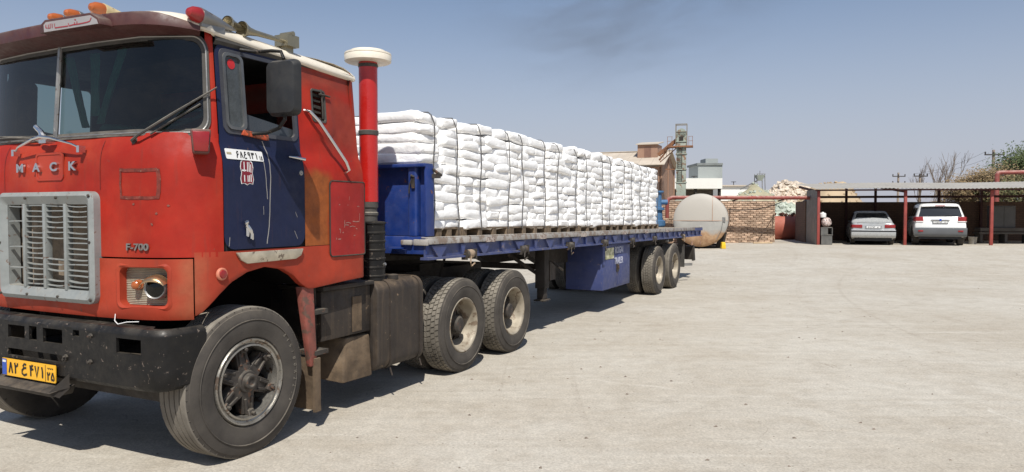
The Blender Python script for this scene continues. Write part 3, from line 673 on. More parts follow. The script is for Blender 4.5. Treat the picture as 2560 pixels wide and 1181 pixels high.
    # small chrome four-legged badge
    b = MB(); d_ = lambda y, z, o=.018: side((-.055+y, 1.575+z), o)
    b.tube([d_(-.040,.050,.03), d_(-.022,.056,.03), d_(-.012,.036), d_(.005,.012), d_(.022,-.006), d_(.034,-.03)], [.010,.017,.016,.019,.016,.012], 8)
    for a_, c_ in (((-.008,.02),(-.010,-.04)), ((.004,.008),(-.002,-.045)), ((.03,-.015),(.026,-.06)), ((.036,-.025),(.040,-.066))): b.tube([d_(*a_, .022), d_(*c_, .022)], [.009, .006], 6)
    for y in (-.012,.018): b.box(*[0]*6) if False else None
    b.build('chrome_dog_badge', M['chrome'], door)
    # long paint drips and scratches
    scr = pm('pale_scratch', S(150,146,142), .7, var=.2)
    for pts, w_ in (([(.135,2.20),(.165,2.12),(.168,1.95),(.160,1.75),(.150,1.60),(.128,1.475)], .008), ([(.108,2.09),(.120,1.99),(.132,1.86),(.137,1.79)], .006), ([(.100,1.74),(.102,1.68)], .004), ([(-.20,1.53),(-.206,1.47)], .005), ([(.40,1.56),(.43,1.50)], .004), ([(.41,1.70),(.43,1.66)], .003)):
        pp = [tuple(Vector(a_).lerp(Vector(c_), t/4)) for a_, c_ in zip(pts, pts[1:]) for t in range(4)]+[pts[-1]]
        b = MB(); ribbon(b, [(p[0]+rs.uniform(-.0015,.0015), p[1]) for p in pp], w_, lambda p: side(p, .0078)); b.build('paint_scratch', scr, door, 0)
    # bracket of the lower mirror arm: broken orange lamp and rust
    b = MB(); b.hexa([side(p, o) for o in (.004, .03) for p in ((-.055,2.225),(.185,2.205),(.18,2.245),(-.04,2.262))]); b.build('arm_bracket', pm('rusty_orange', S(190,80,45), .7, var=.4, vscale=20, chips=.2, chipcol=S(95,58,40), chipscale=20), door, bevel=.006)
    # mirror with arms
    b = MB(); o_ = rrect(.095, .355, 2.355, 2.735, .045, 5); n = len(o_)
    my = lambda p, y: Vector((p[0], y+.05*(p[0]-.1), p[1]))
    sm = lambda k: [(.225+(p[0]-.225)*k, 2.545+(p[1]-2.545)*k) for p in o_]
    vs = [my(p, .10) for p in o_]+[my(p, .075) for p in sm(1.0)]+[my(p, .04) for p in sm(.9)]+[my(p, .03) for p in sm(.6)]
    b.add(vs, [(k*n+i, k*n+(i+1) % n, (k+1)*n+(i+1) % n, (k+1)*n+i) for k in range(3) for i in range(n)]+[tuple(3*n+i for i in range(n))]+[tuple(range(n))])
    mir = b.build('mirror', pm('mirror_plastic', S(30,32,35), .6, var=.15, bump=.1, dust=.2), tractor, 40)
    b = MB(); b.tube([side((-.02, 2.812), .02), side((.03, 2.80), .10), (.14, .06, 2.80), (.215, .07, 2.79), (.235, .075, 2.74)], .012, 8); b.build('mirror_arm', M['black'], mir); b = MB(); b.tube([side((.03, 2.24), .03), (.06, .08, 2.245), (.17, .09, 2.275), (.235, .08, 2.33), (.235, .075, 2.37)], .013, 8); b.build('mirror_arm', M['black'], mir)
# sleeper side panels, upper and hatch
for sg in (1, -1):
    side = lambda p, o: cp(sg*s_y(p[0]), p[1], o)
    SY = (.663, .812, 2.405, 2.65)
    yy = lines(.519, .55, .60, SY[0], SY[1], .93, 1.19, 1.249, .05); zz = lines(1.441, 1.95, 2.15, SY[2], SY[3], 2.735, 2.85, .04)
    def o_of(y, z):   # pressed boss round the small window
        cl = rclamp(y, z, .605, .925, 2.285, 2.73, .08); return .014 if (.605 < y < .925 and 2.285 < z < 2.73 and Vector((y-cl[0], z-cl[1])).length < .001) else 0
    b = MB(); b.grid([[side((y, z), o_of(y, z)) for z in zz] for y in yy], skip=lambda i, j: SY[0] < (yy[i]+yy[i+1])/2 < SY[1] and SY[2] < (zz[j]+zz[j+1])/2 < SY[3])
    sp_ = b.build('sleeper_side', M['redside'], tractor, 40)
    o_ = dense(rrect(SY[0]-.006, SY[1]+.006, SY[2]-.006, SY[3]+.006, .025, 3)); i_ = dense(rrect(SY[0]+.008, SY[1]-.008, SY[2]+.008, SY[3]-.008, .015, 3))
    b = MB(); ring(b, o_, i_, lambda p: side(p, -.01), lambda p: side(p, .02)); wf = b.build('vent_frame', M['rubber'], sp_, 40)
    b = MB()
    for k in range(5): z = 2.43+k*.045; b.hexa([side(p, o) for o in (-.03, -.012) for p in ((SY[0]+.01, z), (SY[1]-.02, z-.012+.008*(k % 2)), (SY[1]-.02, z+.012), (SY[0]+.01, z+.02))])
    b.tube([side((.77, 2.66), .02), side((.775, 2.55), .025), side((.78, 2.43), .015)], .008, 6); b.tube([side((.74, 2.62), .03), side((.86, 2.615), .03)], .008, 6)
    b.build('torn_vent', M['castiron'], wf)
    # hatch low on the sleeper
    o_ = dense(rrect(.792, 1.236, 1.345, 1.945, .03, 3), 4)
    hz = lines(1.345, 1.44, 1.945, .06); b = MB(); b.grid([[side(rclamp(y, z, .795, 1.238, 1.345, 1.945, .035), .009) for z in hz] for y in lines(.795, .83, 1.20, 1.238, .05)])
    ht = b.build('side_hatch', cab_paint('hatch_side%d' % sg, S(158,38,34), chips=.05), sp_, 50)
    b = MB(); b.tube([side(p, .0065) for p in o_+o_[:1]], .0065, 5, cap=False); b.build('hatch_seam', M['under'], ht)
    if sg < 0: continue
    wht = pm('scraped_white', S(158,112,102), .8, var=.3, vscale=20)
    for k in range(17):
        y = rs.uniform(.86, 1.2); z = rs.choice((1.60, 1.61, 1.56, 1.52, 1.74, 1.78, 1.48))+rs.uniform(-.02, .02); L_ = rs.uniform(.02, .11) if abs(z-1.6) < .03 else rs.uniform(.008, .035)
        b = MB(); ribbon(b, [(y-L_/2, z+rs.uniform(-.004, .004)), (y, z+rs.uniform(-.004, .006)), (y+L_/2, z+rs.uniform(-.006, .004))] if rs.random() < .75 else [(y, z), (y+.003, z+L_)], rs.uniform(.003, .008), lambda p: side((min(p[0], 1.235), p[1]), .0105)); b.build('paint_scratch', wht, ht, 0)
    # grab handle
    b = MB(); b.tube([side((.592, 2.475), .0), side((.60, 2.465), .05), side((.68, 2.40), .06), side((.82, 2.25), .065), side((.945, 2.10), .065), side((.985, 2.04), .045), side((.983, 2.02), .0)], .014, 8); b.build('grab_handle', M['chrome'], tractor)
# belt seam on sleeper and cab rear wall
b = MB(); P = []
for z in lines(1.15, 2.15, 2.85, .2):
    a_, c_ = cp(sR, z), cp(-sR, z); P.append([a_.lerp(c_, t) for t in lin(0, 1, 9)])
b.grid(P); b.build('rear_wall', M['redside'], tractor, 50)
# roof: white cap with drip lip and front visor
def z_edge(p, n): 
    z = float(np.interp(p.y, [-.62, -.3, -.2, 1.25], [2.895, 2.875, 2.868, 2.798])); return z
SR = [s for s in lines(-sR, -sD0, -s_x(-.6), 0, s_x(-.6), sD0, sR, .06)]
prof = [(.000, -.012), (.028, -.006), (.034, .012), (.026, .034), (-.004, .062), (-.06, .088), (-.16, .108), (-.32, .122), (-.6, .128)]
rings = []
for off, dz in prof:
    row = []
    for s in SR:
        p, nn = curve(s); fr_ = max(0, -nn.y)**1.5; ov = .135*fr_ if off > -.02 else .135*fr_*max(0, 1-abs(off)/.5)
        a_ = cp(s, 2.85, off+ov); ze = z_edge(p, nn)+.014*fr_; row.append(Vector((a_.x, a_.y, ze+dz)))
    rings.append(row)
b = MB(); b.grid(rings); cz_ = MB()
n = len(SR); last = rings[-1]
# rear edge: close each ring across the back, rounding down
back = []
for k, (off, dz) in enumerate(prof):
    a_, c_ = rings[k][-1], rings[k][0]; back.append([a_.lerp(c_, t)+Vector((0, 0, 0)) for t in lin(0, 1, 7)])
bk = [[Vector((p.x, 1.25+max(off, -.2), p.z)) for p in back[k]] for k, (off, dz) in enumerate(prof)]
for k in range(len(prof)): bk[k][0] = rings[k][-1]; bk[k][-1] = rings[k][0]
b.grid(bk)
for i in range(n//2): b.add([last[i], last[i+1], last[n-2-i], last[n-1-i]], [(0,1,2,3)])
roof = b.build('roof', M['white'], tractor, 60)
# dark visor band between glass and roof lip
b = MB(); sQ = s_y(-.37); Sv = lines(-sQ, -s_x(-.6), 0, s_x(-.6), sQ, .06); P = []
for s in Sv:
    p, nn = curve(s); fr_ = max(0, -nn.y)**1.5; a_ = cp(s, 2.845, .004); e_ = cp(s, 2.85, .026+.135*fr_); ze = z_edge(p, nn)+.014*fr_
    k_ = min(1, (sQ-abs(s))/.25); e2 = cp(s, 2.85, .040+.135*fr_); e3 = cp(s, 2.85, .030+.135*fr_); P.append([a_, a_.lerp(e_, .5)+Vector((0, 0, .002)), Vector((e2.x, e2.y, ze-.026)), Vector((e2.x, e2.y, ze+.004+.038*k_)), Vector((e3.x, e3.y, ze+.010+.048*k_)), Vector((e3.x, e3.y+.06, ze+.004+.03*k_))])
b.grid(P); b.build('visor_band', M['maroon'], roof, 50)
for sg in (1, -1):
    b = MB(); b.grid([[cp(sg*s, 2.81, .002), cp(sg*s, 2.835, .028), Vector((*cp(sg*s, 2.85, .026).xy, z_edge(curve(s)[0], None)-.005))] for s in lines(sD0, sR, .1)]); b.build('drip_rail', M['rubber'], roof, 50)
# roof sign: maroon box with pale panel and script strokes
b = MB(); b.prism([(-1.13,2.88),(-.50,2.87),(-.52,2.915),(-.60,2.955),(-1.07,2.965),(-1.115,2.94)], lambda p: Vector((p[0], -.735, p[1])), lambda p: Vector((p[0], -.55, p[1]+.01)))
sgn = b.build('roof_sign', M['maroon'], roof, bevel=.008)
SY_ = -.7385; b = MB(); pl = [(-1.07,2.882),(-.515,2.874),(-.53,2.902),(-.59,2.935),(-1.05,2.945),(-1.075,2.93)]; b.prism(pl, lambda p: Vector((p[0], SY_, p[1])), lambda p: Vector((p[0], SY_+.01, p[1]))); b.build('sign_panel', pm('sign_grey', S(150,146,146), .6, var=.1), sgn)
b = MB(); fs_ = lambda p: Vector((p[0], SY_-.002, p[1]))
for st in ([(-.575,2.918),(-.59,2.898),(-.62,2.894),(-.70,2.893)], [(-.70,2.893),(-.76,2.895),(-.80,2.893),(-.81,2.91)], [(-.72,2.893),(-.72,2.912)], [(-.745,2.893),(-.745,2.910)], [(-.81,2.893),(-.95,2.897),(-.955,2.925)], [(-.98,2.928),(-.978,2.900)], [(-1.0,2.930),(-1.0,2.902),(-1.02,2.902),(-1.02,2.926)], [(-1.03,2.904),(-1.05,2.910),(-1.046,2.928)], [(-.73,2.922),(-.745,2.926)]): ribbon(b, st, .007, fs_)
b.build('script', pm('script_red', S(150,40,50), .6), sgn, 0)
# torpedo marker lights on the roof
def torpedo(x, y, z, lens, L=.30, r=.05, yaw=0):
    t = MB(); t.lathe([(.0, r*.98), (-.02, r), (-.055, r*.86), (-.085, r*.5), (-.095, 0)], (0,0,0), 'y', 16)
    bd = MB(); bd.lathe([(-.004, r*1.06), (.03, r*1.02), (L*.5, r*.72), (L*.85, r*.3), (L, .004)], (0,0,0), 'y', 16); bd.box(-r*.5, r*.5, .0, L*.6, -r*1.3, -r*.4)
    o = bd.build('roof_marker_light', M['dullsteel'] if lens != 'amber2' else pm('ivory', S(205,185,140), .5, var=.2, chips=.08), roof, 40, loc=(x, y, z), rot=(R(-3), 0, yaw)); t.build('lens', M['amber'] if lens != 'red' else M['redlens'], o)
torpedo(-1.22, -.54, 3.025, 'amber', .24, .040, R(12)); torpedo(-1.04, -.54, 3.03, 'amber', .24, .040, R(12)); torpedo(-.77, -.54, 3.035, 'amber2', .42, .048, R(10))
torpedo(-.065, -.36, 2.96, 'red', .34, .052, R(6))
# twin trumpet horn
b = MB()
for dx, y0, z0 in ((-.14, -.06, 2.985), (-.10, .03, 2.965)):
    b.lathe([(-.01, .056), (.0, .058), (.02, .046), (.06, .030), (.14, .018), (.42, .012)], (dx, y0, z0), 'y', 16, close=False)
    b.lathe([(-.006, .052), (.05, .03), (.06, 0)], (dx, y0, z0), 'y', 16, close=False)
b.box(-.19, -.06, .42, .54, 2.935, 3.02); b.box(-.15, -.10, .44, .52, 2.86, 2.94); b.tube([(-.18,.48,3.03),(-.06,.48,3.03)], .02, 8)
b.build('air_horn', pm('horn_brass', S(150,142,120), .35, .7, var=.2, bump=.1, dust=.3), roof, 40)
# cab interior: dash, wheel, seats, curtains
b = MB(); b.hexa([Vector(p) for p in ((-2.42,-.46,1.7),(-.10,-.40,1.7),(-.10,-.05,1.7),(-2.42,-.05,1.7),(-2.42,-.48,2.20),(-.10,-.36,2.20),(-.10,-.08,2.28),(-2.42,-.08,2.28))]); b.build('dashboard', M['cabinside'], tractor, bevel=.03)
b = MB(); b.tube([Vector((-.72+.24*math.cos(a), -.06+.20*math.sin(a), 2.36+.10*math.sin(a))) for a in lin(0, 2*math.pi, 28)], .014, 8, cap=False); b.tube([(-.72,-.06,2.36),(-.72,-.16,2.15)], .03, 8); b.beam((-.95,-.06,2.36),(-.49,-.06,2.36),.03,.015); b.build('steering_wheel', pm('wheel_black', S(110,128,120), .3), tractor)
for x in (-.72, -1.85):
    b = MB(); b.box(x-.27, x+.27, .10, .60, 1.75, 1.93); b.hexa([Vector(p) for p in ((x-.27,.56,1.9),(x+.27,.56,1.9),(x+.27,.70,1.9),(x-.27,.70,1.9),(x-.24,.66,2.5),(x+.24,.66,2.5),(x+.24,.76,2.5),(x-.24,.76,2.5))]); b.build('seat', M['cabinside'], tractor, bevel=.05)
b = MB(); b.box(-2.40, -.12, 1.17, 1.20, 1.5, 2.84); b.build('rear_lining', M['cabinside'], tractor)
b = MB(); b.box(-2.44, -.10, -.40, 1.2, 1.50, 1.52); b.build('cab_floor', M['cabinside'], tractor)
b = MB(); b.grid([[(x, y, 2.845) for y in lin(-.35, 1.2, 4)] for x in lin(-2.38, -.14, 4)]); b.build('headlining', M['cabinside'], tractor)
def drape(p0, p1, w0, w1, y):
    b = MB(); P = []
    for t in lin(0, 1, 9):
        c_ = Vector(p0).lerp(Vector(p1), t); w_ = w0+(w1-w0)*t; P.append([(c_.x+w_*(u-.5), y+.012*math.sin(u*14+t*5), c_.z) for u in lin(0, 1, 13)])
    b.grid(P); return b.build('curtain', M['teal'], tractor, 60)
drape((-1.40,0,2.82), (-1.20,0,2.30), .10, .07, -.38); drape((-1.12,0,2.82), (-1.10,0,2.38), .10, .10, -.37); drape((-.80,0,2.82), (-1.04,0,2.32), .09, .07, -.38)
b = MB(); b.hexa([Vector(p) for p in ((-1.12,-.36,2.28),(-.74,-.36,2.27),(-.74,-.15,2.28),(-1.12,-.15,2.29),(-1.10,-.33,2.33),(-.80,-.33,2.285),(-.80,-.18,2.29),(-1.10,-.18,2.34))]); b.build('dash_cloth', M['teal'], tractor, bevel=.02)
# ------------- bumper with cut-outs, tow step and number plate
BP = [(-1.26,-.70),(-.5,-.70),(-.26,-.695),(-.115,-.68),(-.052,-.63),(-.040,-.52),(-.040,-.36)]
BCV = catmull(BP, 5); BS = [0]
for i in range(1, len(BCV)): BS.append(BS[-1]+(BCV[i]-BCV[i-1]).length)
def bpt(s, z, out=0):
    a = abs(s); x = float(np.interp(a, BS, [p.x for p in BCV])); y = float(np.interp(a, BS, [p.y for p in BCV])); k = max(0, min(1, (a-.85)/.5)); n_ = Vector((k, -(1-k))).normalized() if a > .01 else Vector((0, -1))
    x += n_.x*out; y += n_.y*out
    return Vector((x if s >= 0 else 2*XC-x, y, z))
holes = [(-.375,-.176,.815,.905),(-.125,-.036,.815,.912),(.036,.25,.812,.910),(-.38,.245,.688,.738),(.367,.433,.879,.920),(.808,1.036,.807,.902),(-1.036,-.808,.807,.902)]
SB = sorted(set([round(v, 4) for h in holes for v in h[:2]]+lines(-BS[-1], -1.1, 0, 1.1, BS[-1], .07))); ZB = sorted(set([v for h in holes for v in h[2:]]+[.572, .60, .935, .965]))
b = MB()
P = [[bpt(s, z, {0: -.03, 1: 0}.get(j, -.0 if z < .96 else -.03)) + Vector((0, 0, (.02*max(0, abs(s)-.85) if j < 2 else 0))) for j, z in enumerate(ZB)] for s in SB]
inh = lambda i, j: any(h[0] < (SB[i]+SB[i+1])/2 < h[1] and h[2] < (ZB[j]+ZB[j+1])/2 < h[3] for h in holes)
b.grid(P, skip=inh)
b.grid([[row[-1], row[-1]+Vector((0, .09 if abs(s) < 1.1 else .03, .004))] for row, s in zip(P, SB)]); b.grid([[row[0], row[0]+Vector((0, .09 if abs(s) < 1.1 else .03, 0))] for row, s in zip(P, SB)])
for h in holes:
    for (s0, z0), (s1, z1) in (((h[0],h[2]),(h[1],h[2])),((h[1],h[2]),(h[1],h[3])),((h[1],h[3]),(h[0],h[3])),((h[0],h[3]),(h[0],h[2]))):
        b.add([bpt(s0, z0), bpt(s1, z1), bpt(s1, z1)+Vector((0, .02, 0)), bpt(s0, z0)+Vector((0, .02, 0))], [(0,1,2,3)])
bumper = b.build('bumper', M['black'], tractor, 45)
for x, z in ((-.973,.718),(-.707,.724),(-.70,.895),(-.965,.735)):
    b = MB(); b.lathe([(0, .016), (-.012, .016), (-.014, .008), (-.026, .008)], (x, -.70, z), 'y', 6); b.build('bolt', M['castiron'], bumper)
b = MB(); b.hexa([Vector(p) for p in ((-1.72,-.74,.455),(-1.06,-.74,.455),(-1.06,-.60,.455),(-1.72,-.60,.455),(-1.72,-.80,.50),(-1.0,-.80,.50),(-.93,-.66,.545),(-1.79,-.66,.545))])
for x in (-.93, -1.74): b.add([(x,-.70,.64),(x,-.70,.53),(x-.10,-.80,.50),(x-.06,-.74,.46)], [(0,1,3),(0,2,3),(0,1,2)])
b.build('tow_step', M['under'], bumper, bevel=.01)
b = MB(); b.prism(rrect(-1.675, -1.055, .548, .668, .008, 2), lambda p: Vector((p[0], -.722, p[1])), lambda p: Vector((p[0], -.716, p[1]))); npl = b.build('number_plate', M['yellow'], bumper)
fy = lambda p: Vector((p[0], -.7245, p[1]))
b = MB(); b.add([fy(p) for p in ((-1.67,.552),(-1.618,.552),(-1.618,.664),(-1.67,.664))], [(0,1,2,3)]); b.build('plate_flag', M['blueflag'], npl, 0)
b = MB(); b.add([Vector((p[0], -.7255, p[1])) for p in ((-1.664,.640),(-1.624,.640),(-1.624,.656),(-1.664,.656))], [(0,1,2,3)]); b.build('flag_stripe', M['inkwhite'], npl, 0)
b = MB(); glyphs(b, '82', -1.595, .570, .075, .052, .012, .015, fy); glyphs(b, 'e', -1.445, .572, .075, .075, 0, .015, fy); glyphs(b, '471', -1.35, .570, .075, .05, .012, .015, fy); glyphs(b, '25', -1.150, .562, .055, .038, .008, .012, fy); ribbon(b, [(-1.165,.552),(-1.165,.664)], .004, fy)
for k in range(3): ribbon(b, [(-1.14+.022*k,.645),(-1.125+.022*k,.640)], .008, fy)
b.build('plate_figures', M['ink'], npl, 0)
b = MB(); b.tube([(-.60,-.60,1.03),(-.52,-.66,1.00),(-.46,-.68,.985),(-.40,-.66,1.0),(-.34,-.62,1.0)], .003, 5); b.build('loose_wire', M['inkwhite'], bumper)
# ------------- air intake stack, canister, tanks, ladder, mudguard stay
sx_, sy_ = -.255, 1.62
b = MB(); b.lathe([(1.79, .084), (3.05, .084)], (sx_, sy_, 0), 'z', 32); stk = b.build('intake_stack', M['stackred'], tractor)
b = MB(); b.lathe([(2.39, .086), (2.395, .090), (2.43, .090), (2.435, .086)], (sx_, sy_, 0), 'z', 32); b.build('stack_band', M['rubber'], stk); b = MB(); b.lathe([(3.0, .086), (3.01, .089), (3.03, .087)], (sx_, sy_, 0), 'z', 32); b.build('stack_band', M['rubber'], stk)
b = MB(); b.lathe([(3.045, .09), (3.045, .195), (3.052, .207), (3.10, .210), (3.108, .205), (3.112, .209), (3.126, .207), (3.136, .165), (3.150, .155), (3.158, .10), (3.16, 0)], (sx_, sy_, 0), 'z', 40); b.build('stack_cap', M['white'], stk, 40)
b = MB(); b.lathe([(1.60, .076), (1.66, .076), (1.67, .084), (1.69, .084), (1.70, .073), (1.73, .073), (1.74, .083), (1.79, .083)], (sx_, sy_, 0), 'z', 28); b.build('hose', M['rubber'], stk)
pr = [(1.05, .105), (1.06, .118)]
for k in range(6): z = 1.12+k*.078; pr += [(z-.012, .118), (z-.006, .124), (z+.006, .124), (z+.012, .118)]
pr += [(1.585, .118), (1.592, .128), (1.605, .128), (1.61, .115), (1.615, .07)]
b = MB(); b.lathe(pr, (sx_+.03, sy_+.0, 0), 'z', 36); can = b.build('air_cleaner', M['black'], tractor, 40)
b = MB(); b.tube([(sx_+.14, sy_+.02, 1.22), (sx_+.165, sy_+.02, 1.23)], .015, 6); b.build('clip', M['dullsteel'], can)
# fuel tank with straps and cap
b = MB(); pr = rrect(-.62, -.03, .285, 1.08, .10, 6); b.prism(pr, lambda p: Vector((p[0], 1.45, p[1])), lambda p: Vector((p[0], 2.17, p[1]))); ft = b.build('fuel_tank', M['dirtybrown'], tractor, bevel=.02, seg=3)
for y in (1.62, 2.09):
    o_ = rrect(-.628, -.022, .277, 1.088, .105, 6); b = MB(); ring(b, o_, rrect(-.618, -.032, .287, 1.078, .10, 6), lambda p: Vector((p[0], y, p[1])), lambda p: Vector((p[0], y+.05, p[1]))); b.tube([(-.05, y+.025, .29), (-.03, y+.03, .22)], .008, 6); b.build('tank_strap', M['dirtybrown'], ft)
b = MB(); b.lathe([(1.075, .05), (1.115, .05), (1.12, .04), (1.125, 0)], (-.14, 1.82, 0), 'z', 18); b.build('filler_cap', M['under'], ft)
b = MB(); b.box(-.52, -.10, .80, 1.435, .655, 1.06); bb_ = b.build('battery_box', M['dirtybrown'], tractor, bevel=.012)
b = MB(); b.box(-.54, -.06, .78, 1.44, 1.065, 1.10); b.build('box_lid', M['under'], bb_, bevel=.008)
b = MB(); b.box(-.0985, -.092, 1.18, 1.30, .68, .98); b.build('mud_splash', M['brownbox'], bb_)
b = MB(); b.hexa([Vector(p) for p in ((-.42,.99,.30),(-.10,1.06,.26),(-.08,1.43,.26),(-.42,1.43,.27),(-.40,1.10,.63),(-.14,1.14,.63),(-.11,1.43,.63),(-.40,1.43,.63))]); b.build('lower_box', M['brownbox'], tractor, bevel=.018)
b = MB()
for z in (.58, .90): b.box(-.20, -.02, .64, .79, z, z+.035)
b.tube([(-.16,.785,.55),(-.16,.79,.9),(-.14,.76,1.10)], .016, 6); b.build('step_ladder', M['castiron'], tractor)
b = MB(); b.hexa([Vector(p) for p in ((-.08,.60,.50),(-.03,.60,.50),(-.03,.675,.50),(-.08,.675,.50),(-.09,.50,1.13),(-.02,.50,1.13),(-.02,.63,1.13),(-.09,.63,1.13))]); mg = b.build('flap_stay', pm('stay_red', S(126,62,52), .7, dust=.5, var=.35, vscale=9, chips=.16, chipcol=S(84,62,52), chipscale=10, bump=.3), tractor, bevel=.01)
b = MB(); b.grid([[(x, .655+.03*t+.01*math.sin(x*9), .56-.42*t) for t in lin(0, 1, 6)] for x in lin(-.33, -.015, 6)]); b.grid([[(x, .667+.03*t+.01*math.sin(x*9), .56-.42*t) for t in lin(0, 1, 6)] for x in lin(-.33, -.015, 6)]); b.box(-.04, -.014, .628, .69, .14, .56); b.build('mud_flap', M['brownbox'], mg, 60)
# ------------- chassis
b = MB()
for x in (-.86, -1.66): b.box(x-.04, x+.04, -.45, 4.75, .78, 1.02)
for y in (-.3, .9, 2.3, 3.5, 4.7): b.box(-1.62, -.90, y-.05, y+.05, .80, 1.0)
b.build('chassis_frame', M['under'], tractor, bevel=.008)
b = MB(); b.tube([(-2.3, 0, .48), (-1.26, 0, .44), (-.22, 0, .48)], .07, 10); b.box(-1.75, -.75, -.10, .10, .42, .54)
for x in (-.62, -1.9): b.box(x-.05, x+.05, -.55, .75, .62, .72)
b.hexa([Vector(p) for p in ((-1.6,-.5,.46),(-.3,-.5,.46),(-.3,.35,.5),(-1.6,.35,.5),(-1.75,-.58,.72),(-.12,-.58,.72),(-.12,.4,.8),(-1.75,.4,.8))]); b.build('front_axle', M['under'], tractor)
b = MB(); b.box(-1.75, -.78, -.35, 1.1, .95, 1.5); b.box(-1.5, -1.0, .9, 2.2, .65, 1.0); b.build('engine', M['under'], tractor, bevel=.03)
for y in (2.912, 4.106):
    b = MB(); b.tube([(-2.3, y, .50), (-.2, y, .50)], .075, 10); b.lathe([(-.2, .06), (-.12, .19), (.12, .19), (.2, .06)], (-1.26, y, .5), 'y', 16); b.build('drive_axle', M['under'], tractor)
b = MB()
for x in (-.72, -1.80): b.tube([(x, 2.85, .62), (x, 3.5, .80), (x, 4.15, .62)], .055, 6)
b.build('leaf_spring', M['under'], tractor)
b = MB(); b.lathe([(1.10, .47), (1.15, .48), (1.155, .40)], (-1.26, 3.45, 0), 'z', 28); b.box(-1.75, -.77, 3.2, 3.7, 1.02, 1.10); b.build('fifth_wheel', M['under'], tractor)
wheel(tractor, -.02, 0, .515, 'front'); wheel(tractor, -2.50, 0, .515, 'front', True)
for y in (2.912, 4.106):
    wheel(tractor, 0, y, .50, 'block'); wheel(tractor, -2.52, y, .50, 'block', True)
# sidewall figures on the front tyre
ftyre = [o for o in tractor.children if o.name.startswith('wheel')][0]
for txt, a0, st in (('315/80R22.5', 42, 7.2), ('HANKSTONE' if False else '', 130, 8)):
    for i, ch in enumerate(txt):
        if ch == ' ': continue
        me = text_mesh(ch, .042, .002, 'tyre_lettering', 'CENTER'); me.materials.append(M['tread']); t = R(a0-st*i)
        rr_ = .405; o = link('tyre_lettering', me, ftyre, (.004, rr_*math.cos(t), rr_*math.sin(t)), (R(90), 0, R(90)))
        o.rotation_euler = (Matrix.Rotation(t-math.pi/2, 3, 'X') @ Matrix.Rotation(R(90), 3, 'Z') @ Matrix.Rotation(R(90), 3, 'X')).to_euler()
# ================================================================ FLATBED TRAILER (same axes as the tractor)
trailer = empty('flatbed_trailer', ORG, -TH)
tag(trailer, 'long flatbed trailer with blue headboard and white rail under the load of sacks', 'trailer')
M['blue'] = pm('headboard_blue', S(12,46,112), .5, var=.14, vscale=3, bump=.12, chips=.055, chipcol=S(112,72,48), chipscale=12, dust=.25, streak=.12, streakcol=S(30,44,90))
M['railblue'] = pm('rail_blue', S(50,64,112), .55, var=.25, vscale=5, bump=.2, chips=.10, chipcol=S(120,108,110), chipscale=9, dust=.5)
M['railwhite'] = pm('rail_white', S(154,150,145), .6, var=.25, vscale=3, bump=.2, chips=.19, chipcol=S(120,104,92), chipscale=8, dust=.4, streak=.4, streakcol=S(120,106,95))
M['toolblue'] = pm('toolbox_blue', S(52,64,112), .55, var=.14, vscale=3, bump=.12, chips=.06, chipcol=S(110,100,110), streak=.25, streakcol=S(70,76,120), dust=.3)
def zt(y): return 1.445-.0115*(y-2.2)
def dbox(b, x0, x1, y0, y1, a, c_):   # a slab that follows the sloping deck
    return b.hexa([Vector((x, y, zt(y)+d)) for d in (a, c_) for x, y in ((x0,y0),(x1,y0),(x1,y1),(x0,y1))])
YE = 15.0
b = MB(); 
for k in range(9): dbox(b, -2.49+.2755*k, -2.49+.2755*k+.268, 2.34, YE-.05, -.035, -.004)
deck = b.build('deck_boards', pm('deck_plank', S(150,138,120), .85, var=.3, vscale=4, bump=.4, bscale=30), trailer, 0)
